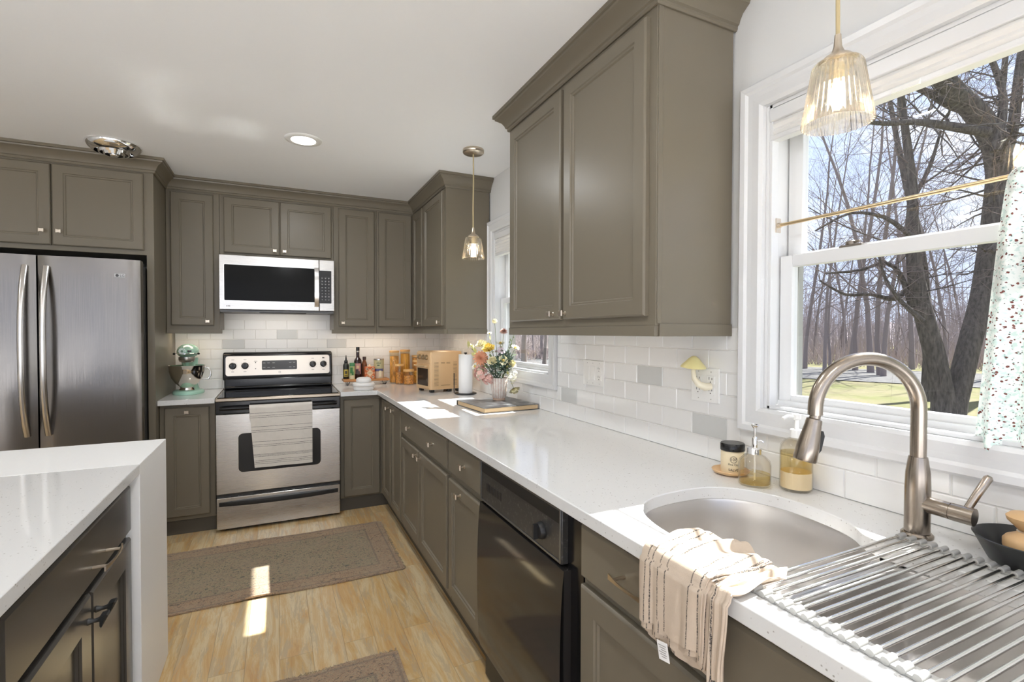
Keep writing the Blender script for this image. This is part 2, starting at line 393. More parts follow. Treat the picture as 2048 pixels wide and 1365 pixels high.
def window(name, y0, y1, z0, z1):
    root = bpy.data.objects.new(name, None); COL.objects.link(root); root.location = (XR, (y0 + y1) / 2, z0); WP[root.name] = Vector(root.location); struct(root)
    mb = MB(); casing(mb, y0, y1, z0, z1); build('casing', mb, trim_m, root, smooth=0)
    mb = MB(); frame_x(mb, XR, XR + .125, y0, y1, z0, z1, .012, .010); mb.box(XR, XR + .06, y0 + .012, y0 + .022, z0, z1); mb.box(XR, XR + .03, y1 - .022, y1 - .012, z0, z1)
    build('jamb', mb, trim_m, root, bevel=.0015)
    mb = MB(); frame_x(mb, XR + .048, XR + .076, y0 + .018, y1 - .018, z0 + .008, z0 + .478, .040, .036, .036); mb.box(XR + .040, XR + .05, y0 + .02, y1 - .02, z0 + .008, z0 + .026)
    build('lower_sash', mb, trim_m, root, bevel=.002)
    build('pane', MB().box(XR + .060, XR + .062, y0 + .057, y1 - .057, z0 + .043, z0 + .443), pane_m, root, smooth=0)
    mb = MB(); frame_x(mb, XR + .084, XR + .112, y0 + .018, y1 - .018, z0 + .452, z1 - .008, .046, .036, .036)
    build('upper_sash', mb, trim_m, root, bevel=.002)
    build('pane', MB().box(XR + .097, XR + .099, y0 + .062, y1 - .062, z0 + .486, z1 - .042), pane_m, root, smooth=0)
    for t in (.28, .72):
        yy = y0 + (y1 - y0) * (1 - t); lk = MB().box(XR + .05, XR + .076, yy - .03, yy + .03, z0 + .478, z0 + .484)
        lk.lathe([(0, 0), (.014, 0), (.014, .008), (.010, .012), (0, .012)], (XR + .063, yy + .004, z0 + .484), 16); lk.box(XR + .054, XR + .064, yy - .022, yy + .012, z0 + .488, z0 + .494)
        build('sash_lock', lk, lockmetal_m, root, bevel=.001)
    mb = MB(); frame_x(mb, XR + .113, XR + .118, y0 + .02, y1 - .02, z0 + .008, z0 + .470, .016); sc_ = build('screen_frame', mb, outwood_m, root); build('insect_screen', MB().box(XR + .1150, XR + .1155, y0 + .036, y1 - .036, z0 + .024, z0 + .454), screen_m, sc_, smooth=0)
    mb = MB(); frame_x(mb, XR + .118, XR + .165, y0 - .03, y1 + .03, z0 - .03, z1 + .03, .045)
    build('outer_trim', mb, outwood_m, root)
    return root
window('window_1', *W1); window('window_2', *W2)
def cell_shade(y0, y1, ztop, zlow, label, folds):
    t = thing('cellular_shade', label, 'window shade', (XR + .02, (y0 + y1) / 2, zlow))
    build('headrail', MB().box(XR - .004, XR + .036, y0 + .013, y1 - .013, ztop - .042, ztop - .002), trim_m, t, bevel=.003)
    mb = MB(); n = folds; zz0 = zlow + .016; zz1 = ztop - .042; poly = []
    for i in range(n * 2 + 1): poly.append((XR + (.000 if i % 2 else .006), zz0 + (zz1 - zz0) * i / (2 * n)))
    for i in range(n * 2, -1, -1): poly.append((XR + (.034 if i % 2 else .028), zz0 + (zz1 - zz0) * i / (2 * n)))
    mb.prism(poly, 'y', y0 + .016, y1 - .016); mb.v = [(p[0], p[1], p[2]) for p in mb.v]
    build('folded_fabric', mb, shade_fab_m, t, smooth=20)
    build('bottom_rail', MB().box(XR - .001, XR + .035, y0 + .014, y1 - .014, zlow, zlow + .016), trim_m, t, bevel=.003)
    yh = (y0 + y1) / 2 + .02
    build('pull_tab', MB().prism([(XR - .013, zlow - .004), (XR - .002, zlow - .002), (XR - .002, zlow + .012), (XR - .006, zlow + .006)], 'y', yh - .03, yh + .03), plate_m, t, bevel=.001)
    return t
cell_shade(W1[0], W1[1], W1[3] - .012, 1.957, 'folded white cellular shade at the top of the window over the sink', 2)
cell_shade(W2[0], W2[1], W2[3] - .012, 1.895, 'white cellular shade at the top of the far window behind the flowers', 5)

# ------------------------------------------------------------------ subway tile, tile by tile
def tiles(name, label, axis, a0, a1, blocks, z0, rows, greys, seed, shift=0):
    """running-bond tiles on the back wall (axis x) or right wall (axis y); blocks(a, z) says where no tile can sit"""
    rn = random.Random(seed); TL, TH, G = .1535, .0752, .0026; mb = MB()
    for r in range(rows):
        zz = z0 + r * (TH + G); s = a0 - TL + ((TL + G) / 2 if (r + shift) % 2 else 0)
        while s < a1:
            b0, b1 = max(s, a0), min(s + TL, a1)
            segs = [(b0, b1, zz, zz + TH)] if b1 - b0 > .006 else []
            out = []
            for sg in segs:
                stack = [sg]
                for (h0, h1, hz0, hz1) in blocks:
                    nx = []
                    for (p, q_, r0, r1) in stack:
                        if q_ <= h0 or p >= h1 or r1 <= hz0 or r0 >= hz1: nx.append((p, q_, r0, r1)); continue
                        if p < h0: nx.append((p, h0, r0, r1))
                        if q_ > h1: nx.append((h1, q_, r0, r1))
                        m0, m1 = max(p, h0), min(q_, h1)
                        if r0 < hz0: nx.append((m0, m1, r0, hz0))
                        if r1 > hz1: nx.append((m0, m1, hz1, r1))
                    stack = nx
                out += stack
            for (p, q_, r0, r1) in out:
                if q_ - p < .008 or r1 - r0 < .006: continue
                g = any(p - .004 < gx < q_ + .004 and r0 - .002 < gz < r1 + .002 for gx, gz in greys)
                t = .006; e = .0022; d = [rn.uniform(-.0007, .0007) for _ in range(4)]
                fr = [(p + e, r0 + e), (q_ - e, r0 + e), (q_ - e, r1 - e), (p + e, r1 - e)]; bk_ = [(p, r0), (q_, r0), (q_, r1), (p, r1)]
                if axis == 'x': R0 = [(u, YB - .0005, w) for u, w in bk_]; R1 = [(u, YB - t + .002, w) for u, w in bk_]; R2 = [(u, YB - t - .0008 + d[i], w) for i, (u, w) in enumerate(fr)]
                else: R0 = [(XR - .0005, u, w) for u, w in bk_]; R1 = [(XR - t + .002, u, w) for u, w in bk_]; R2 = [(XR - t - .0008 + d[i], u, w) for i, (u, w) in enumerate(fr)]
                mb.rings([R0, R1, R2], False, True, 1 if g else 0)
            s += TL + G
    for (h0, h1, hz0, hz1) in [(a0, a1, z0, z0 + rows * (TH + G))]: pass
    if axis == 'x': mb.box(a0, a1, YB - .0032, YB - .0003, z0, z0 + rows * (TH + G), 2)
    else:
        ys = sorted({a0, a1, *[min(max(b[0], a0), a1) for b in blocks], *[min(max(b[1], a0), a1) for b in blocks]})
        for u0, u1 in zip(ys, ys[1:]):
            hs = [b for b in blocks if b[0] <= u0 + 1e-6 and b[1] >= u1 - 1e-6]
            top = z0 + rows * (TH + G)
            if hs: mb.box(XR - .0032, XR - .0003, u0, u1, z0, hs[0][2], 2)
            else: mb.box(XR - .0032, XR - .0003, u0, u1, z0, top, 2)
    return tag(build(name, mb, [tile_m, gtile_m, grout_m], smooth=20), label, 'backsplash')
tiles('tile_backsplash', 'white subway tile backsplash on the wall behind the cooking range', 'x', -.71, XR - .006, [], H + .0006, 7, [(-.31, 1.262), (.093, 1.33), (.53, 1.235)], 3)
cb = .082
tiles('tile_backsplash', 'white subway tile backsplash along the window wall above the long counter', 'y', -.35, YB - .006,
      [(W1[0] - cb, W1[1] + cb, W1[2] - cb, 3), (W2[0] - cb, W2[1] + cb, W2[2] - cb, 3)], H + .0006, 6, [(1.61, 1.19), (1.286, 1.038), (2.27, 1.03)], 5, 1)

# ================================================================== cabinetry
def face_place(mb, face, X, Y, Z):
    """local door frame: x along the width, y out of the front, z up"""
    for_ = {'-y': lambda p: (X + p[0], Y - p[1], Z + p[2]), '-x': lambda p: (X - p[1], Y + p[0], Z + p[2]), '+x': lambda p: (X + p[1], Y + p[0], Z + p[2])}[face]
    mb.v = [for_(p) for p in mb.v]; return mb
def door_mb(Wd, Hd, T=.02, fr=.052, slab=False):
    mb = MB()
    def R(i, d): return [(i, d, i), (Wd - i, d, i), (Wd - i, d, Hd - i), (i, d, Hd - i)]
    st = [(0, 0), (0, T - .006), (.002, T - .003), (.006, T)]
    if not slab: st += [(fr, T), (fr + .003, T - .005), (fr + .009, T - .0055), (fr + .013, T - .011)]
    return mb.rings([R(i, d) for i, d in st])
def knob_mb(w=.026, h=.023):
    """little square cushion knob with pinched sides on a round stem"""
    mb = MB(); mb.lathe([(0, 0), (.008, 0), (.008, .002), (.0045, .004), (.0045, .018), (.007, .021), (0, .021)], (0, 0, 0), 12, axis=(0, 1, 0))
    n = 6; up = [(-w / 2 + w * i / n, h / 2 - .0028 * math.sin(PI * i / n)) for i in range(n + 1)]; lo = [(w / 2 - w * i / n, -h / 2 + .0028 * math.sin(PI * i / n)) for i in range(n + 1)]
    P = up + lo; mb.rings([[(x * .86, .019, z * .86) for x, z in P], [(x, .022, z) for x, z in P], [(x, .025, z) for x, z in P], [(x * .9, .0275, z * .9) for x, z in P]])
    return mb
def pull_mb(w, out=.030, h=.013):
    """flat bowed bar pull on two posts"""
    mb = MB(); n = 10; ring = []
    for i in range(n + 1):
        t = i / n * 2 - 1; d = out + .006 * (1 - t * t); hh = h * (.42 + .58 * abs(t) ** 1.5)
        ring.append([(w / 2 * t, d, -hh / 2), (w / 2 * t, d + .004, -hh / 2), (w / 2 * t, d + .004, hh / 2), (w / 2 * t, d, hh / 2)])
    mb.rings(ring)
    for s in (-1, 1): mb.tube([(s * w * .36, 0, 0), (s * w * .36, out + .003, 0)], .0042, 10)
    return mb
def add_door(t, face, X, Y, Z, Wd, Hd, knobs=(), slab=False, m=None, name='door', fr=.052, pulls=(), hm=None):
    d = build(name, face_place(door_mb(Wd, Hd, fr=fr, slab=slab), face, X, Y, Z), m or cab_m, t, smooth=25)
    for (u, w) in knobs:
        k = face_place(knob_mb().mv(u, .02, w), face, X, Y, Z); build('knob', k, hm or nickel_m, d, smooth=30)
    for (u, w, wd) in pulls:
        k = face_place(pull_mb(wd).mv(u, .02, w), face, X, Y, Z); build('handle', k, hm or nickel_m, d, smooth=30)
    return d
UB, UT, RAIL = 1.378, 2.40, 1.350                 # cabinet floor, top, lower edge of the light rail
DB, DT = 1.408, 2.350                             # door bottom and top
UF = 4.196                                        # face frame of the back uppers; doors stand 2 cm proud
def hollow_y(mb, x0, x1, y0, y1, z0, z1): mb.box(x0, x1, y0, y1, z0, z1)
def rail_y(mb, x0, x1): mb.box(x0, x1, UF - .012, UF + .012, RAIL, UB + .004)
# --- over the fridge, with its tall side panel
t = thing('fridge_surround_cabinet', 'olive grey cabinet over the fridge with a tall panel beside it', 'cabinet', (-1.22, 4.18, 0))
YFC = 3.83
mb = MB(); mb.box(-1.72, -.742, YFC, YB - .002, 1.845, UT); mb.box(-.745, -.706, YFC, YB - .002, 0, UT); mb.box(-1.76, -1.72, YFC, YB - .002, 0, UT)
build('carcass', mb, cab_m, t, bevel=.002)
add_door(t, '-y', -1.695, YFC, 1.874, .490, .478, [(.455, .040 + .04)])
add_door(t, '-y', -1.198, YFC, 1.874, .441, .480, [(.036, .080)])
# --- narrow upper between the panel and the microwave
t = thing('upper_cabinet', 'narrow single door olive grey wall cabinet left of the microwave', 'cabinet', (-.54, 4.36, RAIL))
mb = MB(); mb.box(-.704, -.380, UF, YB - .008, UB, UT); rail_y(mb, -.704, -.366)
build('carcass', mb, cab_m, t, bevel=.0015)
add_door(t, '-y', -.676, UF, DB, .260, DT - DB, [(.222, .030)])
# --- over the microwave
t = thing('upper_cabinet', 'short two door olive grey wall cabinet above the microwave', 'cabinet', (.02, 4.36, 1.92))
build('carcass', MB().box(-.3785, .405, UF, YB - .002, 1.921, UT), cab_m, t, bevel=.0015)
add_door(t, '-y', -.351, UF, 1.944, .368, DT - 1.944, [(.336, .030)])
add_door(t, '-y', .022, UF, 1.944, .368, DT - 1.944, [(.030, .030)])
# --- right of the microwave
t = thing('upper_cabinet', 'tall single door olive grey wall cabinet right of the microwave', 'cabinet', (.57, 4.36, RAIL))
mb = MB(); mb.box(.4065, .741, UF, YB - .008, UB, UT); rail_y(mb, .392, .741)
build('carcass', mb, cab_m, t, bevel=.0015)
add_door(t, '-y', .444, UF, DB, .280, DT - DB, [(.030, .028)])
# --- corner unit, L-shaped, doors on both faces
XF = 1.056                                        # face frame of the right wall uppers
t = thing('corner_upper_cabinet', 'olive grey wall cabinet in the inner corner with doors meeting at a right angle', 'cabinet', (1.05, 4.3, RAIL))
mb = MB(); mb.prism([(.7425, UF), (XF, UF), (XF, 3.866), (XR - .009, 3.866), (XR - .009, YB - .008), (.7425, YB - .008)], 'z', UB, UT)
mb.box(.7425, XF + .012, UF - .012, UF + .012, RAIL, UB + .004); mb.box(XF - .012, XF + .012, 3.866, UF, RAIL, UB + .004)
build('carcass', mb, cab_m, t, bevel=.0015)
add_door(t, '-y', .757, UF, DB, .274, DT - DB)
add_door(t, '-x', XF, 3.886, DB, .283, DT - DB, [(.026, .026)])
# --- end unit beside the far window
t = thing('upper_cabinet', 'olive grey wall cabinet with a bare end panel beside the far window', 'cabinet', (1.2, 3.58, RAIL))
mb = MB(); mb.box(XF, XR - .009, 3.306, 3.8645, UB, UT); mb.box(XF - .012, XF + .012, 3.306, 3.8645, RAIL, UB + .004); mb.box(XF + .012, XR - .010, 3.300, 3.320, RAIL, UB + .006)
build('carcass', mb, cab_m, t, bevel=.0015)
add_door(t, '-x', XF, 3.345, DB, .488, DT - DB, [(.045, .026)])
# --- the big near wall cabinet between the windows
tnear = t = thing('upper_cabinet', 'large two door olive grey wall cabinet hanging between the two windows', 'cabinet', (1.22, 1.72, RAIL))
YN0, YN1 = 1.196, 2.262
mb = MB(); mb.box(XF, XR - .009, YN0, YN1, UB + .006, UT); mb.box(XF - .004, XF + .012, YN0, YN1, RAIL, UB + .006); mb.box(XF + .012, XR - .010, YN0 - .006, YN0 + .014, RAIL, UB + .012); mb.box(XF + .004, XF + .022, YN0 - .003, YN0, UB + .012, UT)
build('carcass', mb, cab_m, t, bevel=.0015)
add_door(t, '-x', XF, 1.742, DB + .006, .482, 2.338 - DB, [(.050, .024)])
add_door(t, '-x', XF, 1.229, DB + .006, .489, 2.338 - DB, [(.489 - .022, .024)])

# --- crown moulding swept along the cabinet tops
def crown(name, label, path, parent=None):
    prof = [(0, 0), (.006, 0), (.010, .006), (.010, .014), (.016, .018), (.020, .030), (.030, .046), (.046, .058), (.056, .064), (.058, .072), (.066, .074), (.066, .090), (0, .090)]
    rings = []; k = len(path)
    for i, p in enumerate(path):
        d0 = (Vector(path[i]) - Vector(path[i - 1])).normalized() if i else None
        d1 = (Vector(path[i + 1]) - Vector(path[i])).normalized() if i < k - 1 else None
        n0 = Vector((d0.y, -d0.x)) if d0 else None; n1 = Vector((d1.y, -d1.x)) if d1 else None
        if n0 and n1: b = (n0 + n1).normalized(); b = b / max(.2, b.dot(n0))
        else: b = n0 or n1
        rings.append([(p[0] + b.x * o, p[1] + b.y * o, CEIL - .0905 + z) for o, z in prof])
    mb = MB(); mb.rings(rings)
    if parent: return build(name, mb, cab_m, parent, smooth=30)
    return tag(build(name, mb, cab_m, smooth=30), label, 'crown moulding')
crown('crown_moulding', 'olive grey crown moulding running from the fridge cabinet around the far corner', [(-1.78, YFC - .001), (-.705, YFC - .001), (-.705, UF - .001), (XF - .001, UF - .001), (XF - .001, 3.305), (XR - .002, 3.305)])
crown('crown_moulding', 'olive grey crown moulding on top of the large cabinet between the windows', [(XR - .002, YN1 + .001), (XF - .001, YN1 + .001), (XF - .001, YN0 - .001), (XR - .002, YN0 - .001)], tnear)

# --- base cabinets
BF = 3.925; XBF = .735                            # face frames of the back and right base runs
TOE = .10; BT = .878
def base_y(mb, x0, x1, deep=YB - .002):
    mb.box(x0, x1, BF, deep, TOE, BT)
t = thing('base_cabinet', 'narrow olive grey base cabinet under the stand mixer', 'cabinet', (-.545, 4.2, 0))
mb = MB(); mb.box(-.703, -.388, BF, YB - .002, TOE, BT); build('carcass', mb, cab_m, t, bevel=.0015)
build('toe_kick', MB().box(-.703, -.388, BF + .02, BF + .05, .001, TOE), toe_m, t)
add_door(t, '-y', -.676, BF, .128, .255, .73, [(.127, .700)])
t = thing('corner_base_cabinet', 'olive grey corner base cabinet with a plain door right of the range', 'cabinet', (.9, 4.1, 0))
mb = MB(); mb.prism([(.424, BF), (XBF, BF), (XBF, 3.528), (XR - .002, 3.528), (XR - .002, YB - .002), (.424, YB - .002)], 'z', TOE, BT); build('carcass', mb, cab_m, t, bevel=.0015)
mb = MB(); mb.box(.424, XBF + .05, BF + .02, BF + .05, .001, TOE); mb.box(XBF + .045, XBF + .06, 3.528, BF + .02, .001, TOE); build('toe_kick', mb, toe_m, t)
add_door(t, '-y', .447, BF, .112, .268, .738)
add_door(t, '-x', XBF, 3.536, .128, .300, .726, [(.045, .690)])
def base_x(label, y0, y1):
    t = thing('base_cabinet', label, 'cabinet', (1.06, (y0 + y1) / 2, 0))
    build('carcass', MB().box(XBF, XR - .002, y0, y1, TOE, BT), cab_m, t, bevel=.0015)
    build('toe_kick', MB().box(XBF + .045, XBF + .06, y0, y1, .001, TOE), toe_m, t); return t
t = base_x('very narrow olive grey base cabinet with one knobbed door next to the corner', 3.2015, 3.527)
add_door(t, '-x', XBF, 3.208, .128, .304, .726, [(.190, .698)])
t = base_x('wide olive grey base cabinet with a two knob drawer over two doors', 2.2175, 3.2005)
add_door(t, '-x', XBF, 2.236, .716, .950, .140, [(.235, .070), (.715, .070)], slab=True, name='drawer')
add_door(t, '-x', XBF, 2.745, .145, .441, .542, [(.040, .515)])
add_door(t, '-x', XBF, 2.236, .145, .503, .542, [(.503 - .040, .515)])
t = base_x('slim olive grey base cabinet with one drawer beside the dishwasher', 1.8025, 2.2165)
add_door(t, '-x', XBF, 1.806, .716, .402, .142, [(.175, .074)], slab=True, name='drawer')
add_door(t, '-x', XBF, 1.806, .145, .402, .538, [(.230, .505)])
t = thing('sink_base_cabinet', 'olive grey sink base cabinet with a bar handle near the hanging towel', 'cabinet', (1.06, .55, 0))
mb = MB(); mb.box(XBF, XBF + .02, -.02, 1.0985, TOE, BT); mb.box(XBF + .02, XR - .002, 1.08, 1.0985, TOE, BT); mb.box(XBF + .02, XR - .002, -.02, 0, TOE, BT); mb.box(XBF + .02, XR - .002, 0, 1.08, TOE, TOE + .02)
build('carcass', mb, cab_m, t, bevel=.0015)
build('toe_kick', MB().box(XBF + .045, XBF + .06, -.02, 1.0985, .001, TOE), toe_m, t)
add_door(t, '-x', XBF, .0, .722, 1.092, .136, pulls=[(.858, .080, .135)], slab=True, name='drawer_front')
add_door(t, '-x', XBF, .552, .128, .541, .572, fr=.062)
add_door(t, '-x', XBF, .0, .128, .545, .572, fr=.062)

# --- long quartz worktop with the sink opening
SINK = [(.775, .60), (.778, .70), (.784, .80), (.795, .90), (.822, .975), (.872, 1.028), (.940, 1.055), (1.03, 1.062), (1.115, 1.056), (1.180, 1.022), (1.222, .965), (1.243, .880), (1.240, .800), (1.226, .735), (1.205, .690), (1.172, .655), (1.160, .610), (1.160, .40), (1.160, .20), (1.135, .130), (1.08, .10), (.87, .10), (.805, .125), (.778, .19), (.774, .40)]
def smooth_poly(P, it=2):
    for _ in range(it):
        Q = []
        for i in range(len(P)):
            a, b = P[i], P[(i + 1) % len(P)]
            Q += [(a[0] * .75 + b[0] * .25, a[1] * .75 + b[1] * .25), (a[0] * .25 + b[0] * .75, a[1] * .25 + b[1] * .75)]
        P = Q
    return P
HOLE = smooth_poly(SINK, 2)
def slab_hole(mb, outer, hole, z0, z1, mi=0):
    loops = [[Vector((x, y, 0)) for x, y in outer]] + ([[Vector((x, y, 0)) for x, y in hole]] if hole else [])
    tri = tessellate_polygon(loops); P = [p for l in loops for p in l]; n = len(P)
    vs = [(p.x, p.y, z1) for p in P] + [(p.x, p.y, z0) for p in P]
    fs = [tuple(t) for t in tri] + [tuple(i + n for i in t)[::-1] for t in tri]; o = 0
    for l in loops:
        k = len(l); fs += [(o + i, o + (i + 1) % k, n + o + (i + 1) % k, n + o + i) for i in range(k)]; o += k
    mb.add(vs, fs, mi)
XC, YC = .690, 3.875
mb = MB(); slab_hole(mb, [(.421, YC), (XC, YC - .0), (XC, -.35), (XR - .0006, -.35), (XR - .0006, YB - .0006), (.421, YB - .0006)], HOLE, .880, H)
tag(build('worktop', mb, quartz_m, bevel=.0025, seg=2, smooth=30), 'long white quartz counter along the window wall with the sink cut into it', 'countertop')
tag(build('worktop', MB().box(-.7055, -.3855, 3.868, YB - .0006, .880, H), quartz_m, bevel=.0025), 'short white quartz counter under the stand mixer left of the range', 'countertop')

# --- undermount sink
t = thing('kitchen_sink', 'undermount stainless steel sink half covered by the roll-up rack', 'sink', (1.0, .58, .68))
def inset(P, d):
    n = len(P); out = []
    ar = sum(P[i][0] * P[(i + 1) % n][1] - P[(i + 1) % n][0] * P[i][1] for i in range(n)); sg = 1 if ar > 0 else -1
    for i in range(n):
        a, b, c = Vector(P[i - 1]), Vector(P[i]), Vector(P[(i + 1) % n]); e0 = (b - a).normalized(); e1 = (c - b).normalized()
        nn = (Vector((-e0.y, e0.x)) + Vector((-e1.y, e1.x))).normalized() * sg; out.append((b.x + nn.x * d, b.y + nn.y * d))
    return out
def basin(P, name):
    P = smooth_poly(P, 2); st = [(-.012, .8795), (.0, .8795), (.003, .872), (.008, .80), (.014, .735), (.024, .708), (.040, .697), (.075, .693)]
    rings = [[(x, y, z) for x, y in inset(P, d)] for d, z in st]; mb = MB(); mb.rings(rings, False, True)
    o = build(name, mb, sinksteel_m, t, smooth=60)
    cx = sum(p[0] for p in P) / len(P); cy = sum(p[1] for p in P) / len(P)
    build('drain', MB().lathe([(0, .6945), (.02, .6945), (.030, .6935), (.042, .697), (.045, .6942)], (cx, cy, 0), 24), chrome_m, t); return o
basin([(.772, .605), (.778, .70), (.784, .80), (.793, .90), (.820, .978), (.872, 1.032), (.940, 1.058), (1.03, 1.065), (1.115, 1.059), (1.182, 1.024), (1.226, .965), (1.247, .880), (1.244, .800), (1.230, .735), (1.208, .690), (1.178, .655), (1.150, .612), (1.0, .602), (.85, .600)], 'basin')
basin([(.772, .575), (.85, .578), (1.0, .578), (1.13, .575), (1.163, .54), (1.164, .40), (1.164, .20), (1.138, .128), (1.08, .097), (.87, .097), (.803, .123), (.774, .19), (.770, .40)], 'basin')
build('divider', MB().box(.772, 1.17, .572, .608, .868, .8792), sinksteel_m, t, bevel=.004)

# --- island at the left
t = thing('kitchen_island', 'white topped kitchen island with dark drawers at the lower left', 'kitchen island', (-1.1, 1.3, 0))
XI = -.424; yi0, yi1, ye = .35, 2.045, 2.49
build('countertop', MB().box(-1.75, XI, yi0, yi1 + .002, .880, H), quartz_m, t, bevel=.002)
endm = mat('satin_white_end_panel', (.88, .88, .875), .4)
build('end_panel', MB().box(-1.75, XI - .001, yi1 + .004, ye, .001, H), endm, t, bevel=.002)
mb = MB(); mb.box(-1.70, XI - .040, yi0 + .03, yi1 + .003, TOE, .879); build('carcass', mb, isl_m, t, bevel=.001)
build('toe_kick', MB().box(-1.66, XI - .10, yi0 + .06, yi1, .001, TOE), toe_m, t)
XIF = XI - .040
add_door(t, '+x', XIF, 1.175, .700, .850, .150, m=isl_m, slab=True, name='drawer', pulls=[(1.70 - 1.175, .030 + .01, .16)])
add_door(t, '+x', XIF, 1.640, .110, .385, .568, m=isl_m, hm=iron_m, fr=.075)
add_door(t, '+x', XIF, 1.175, .110, .458, .568, m=isl_m, hm=iron_m, fr=.075)
add_door(t, '+x', XIF, .36, .700, .80, .150, m=isl_m, slab=True, name='drawer', pulls=[(.4, .075, .16)])
add_door(t, '+x', XIF, .36, .110, .80, .568, m=isl_m)
ch = {c.name: c for c in t.children}
drs = [c for c in t.children if c.name.startswith('door')]
for d, yy in ((drs[0], 1.672), (drs[1], 1.606)):
    k = MB(); k.tube([(0, 0, 0), (0, .012, 0), (0, .026, .002)], [.009, .005, .0065], 12)
    k.rings([[(-.014, .026, -.011), (.014, .026, -.011), (.014, .026, .013), (-.014, .026, .013)], [(-.017, .030, -.014), (.017, .030, -.014), (.014, .040, .016), (-.014, .040, .016)], [(-.012, .033, -.010), (.012, .033, -.010), (.010, .043, .012), (-.010, .043, .012)]])
    build('knob', face_place(k, '+x', XIF + .02, yy, .615), iron_m, d, smooth=35)
# ================================================================== appliances
# --- refrigerator
t = thing('refrigerator', 'stainless steel french door refrigerator below the left cabinet', 'refrigerator', (-1.22, 4.05, 0))
side_m = mat('dark_fridge_side', (.035, .034, .033), .5)
build('carcass', MB().box(-1.700, -.752, 3.742, 4.48, .02, 1.765), side_m, t, bevel=.004)
def fdoor(x0, x1, z0, z1, name='door'):
    """slightly crowned steel door with rounded vertical edges"""
    P = []; n = 14; yb, yf = 3.735, 3.664; rn = random.Random(x0)
    for i in range(n + 1):
        s = i / n; e = min(s, 1 - s) * (x1 - x0)
        P.append((x0 + (x1 - x0) * s, yf - .010 * (1 - (2 * s - 1) ** 2) + max(0, .008 - e) ** 1 * .9 + .0006 * math.sin(s * 17 + x0 * 9)))
    P += [(x1, yb), (x0, yb)]
    R = []
    for k in range(13):
        z = z0 + (z1 - z0) * k / 12; w = .0004 * math.sin(k * 1.9 + x0 * 5)
        R.append([(x, y + (w * math.sin(i * .8) if i <= n else 0), z) for i, (x, y) in enumerate(P)])
    mb = MB(); mb.rings(R); return build(name, mb, [fsteel_m], t, smooth=40)
dl = fdoor(-1.700, -1.226, .700, 1.792); dr = fdoor(-1.218, -.746, .700, 1.792); fz = fdoor(-1.700, -.746, .070, .688, 'freezer_drawer')
for d, x in ((dl, -1.268), (dr, -1.176)):
    mb = MB(); n = 14; pts = [(x, 3.655 - .052 * (1 - abs(2 * i / n - 1) ** 3.0) - .012 * (1 - (2 * i / n - 1) ** 2), .775 + .955 * i / n) for i in range(n + 1)]
    mb.tube(pts, .0155, 14, flat=.8); build('handle', mb, silverbar_m, d, smooth=60)
mb = MB(); mb.tube([(-1.62, 3.605, .64), (-.83, 3.605, .64)], .012, 12); mb.tube([(-1.58, 3.605, .64), (-1.58, 3.66, .64)], .008, 8); mb.tube([(-.87, 3.605, .64), (-.87, 3.66, .64)], .008, 8); build('handle', mb, fsteel_m, fz)
build('hinge_cover', MB().box(-.800, -.752, 3.69, 3.80, 1.766, 1.786), blackplastic_m, t, bevel=.004)
build('gasket', MB().box(-1.69, -.755, 3.735, 3.742, .03, 1.78), dark_m, t)
lx, lz = -.842, 1.695; badge_m = mat('grey_badge', (.42, .41, .40), .35, .6); badgedark_m = mat('badge_print', (.03, .03, .03), .4)
bd = build('badge', MB().box(lx - .027, lx + .027, 3.6535, 3.660, lz - .011, lz + .011), badge_m, t, bevel=.001)
mb = text_mb('LG', .019, axes((lx + .011, 3.6532, lz - .0008), (1, 0, 0), (0, 0, 1)))
mb.lathe([(0, 0), (.0082, 0), (.0082, .0006), (0, .0006)], (lx - .013, 3.6534, lz), 24, axis=(0, -1, 0))
build('lettering', mb, badgedark_m, bd, smooth=0)

# --- electric range
RX0, RX1 = -.3805, .4155
t = thing('electric_range', 'stainless steel electric range with a black glass cooktop', 'range', (.0175, 4.18, 0))
mb = MB(); mb.box(RX0, RX1, 3.868, 4.50, .02, .890); mb.box(RX0 + .05, RX1 - .05, 3.90, 4.45, .0, .02); build('body', mb, blackplastic_m, t)
mb = MB(); mb.box(RX0 - .001, RX1 + .001, 3.842, 4.40, .890, .912); build('cooktop_rim', mb, mat('cooktop_steel_rim', (.42, .36, .29), .3, 1), t, bevel=.004)
mb = MB(); mb.box(RX0 + .010, RX1 - .010, 3.858, 4.40, .9125, .9165)
ct = build('glass_cooktop', mb, blackglass_m, t, bevel=.002)
ring_m = mat('burner_ring_print', (.05, .05, .052), .12)
for bx, by, br in ((-.19, 4.02, .10), (.22, 4.02, .075), (-.19, 4.27, .075), (.22, 4.27, .10)):
    build('burner_ring', MB().lathe([(br - .004, .9166), (br, .9166), (br, .9170), (br - .004, .9170), (br - .004, .9166)], (bx, by, 0), 40), ring_m, ct)
build('front_apron', MB().box(RX0 + .001, RX1 - .001, 3.848, 3.868, .806, .889), black_m, t, bevel=.003)
mb = MB(); mb.box(RX0 + .002, RX1 - .002, 3.842, 3.872, .262, .803); od = build('oven_door', mb, steel_m, t, bevel=.004)
def wshape(g): return rrect(-.246 - g, .279 + g, .402 - g, .668 + g, .030 + g, 6)
silver_m = mat('silver_window_edge', (.70, .69, .67), .25, 1)
mb = MB(); mb.rings([[(x, 3.8422, z) for x, z in wshape(.005)], [(x, 3.8405, z) for x, z in wshape(.004)], [(x, 3.8405, z) for x, z in wshape(0)]], False, False); build('window_edge', mb, silver_m, od)
mb = MB(); mb.rings([[(x, 3.8418, z) for x, z in wshape(.001)], [(x, 3.8410, z) for x, z in wshape(.001)]], False, True); build('oven_window', mb, mat('dark_oven_glass', (.030, .030, .030), .12, spec=.3), od, smooth=0)
mb = MB(); hz = .846; n = 20
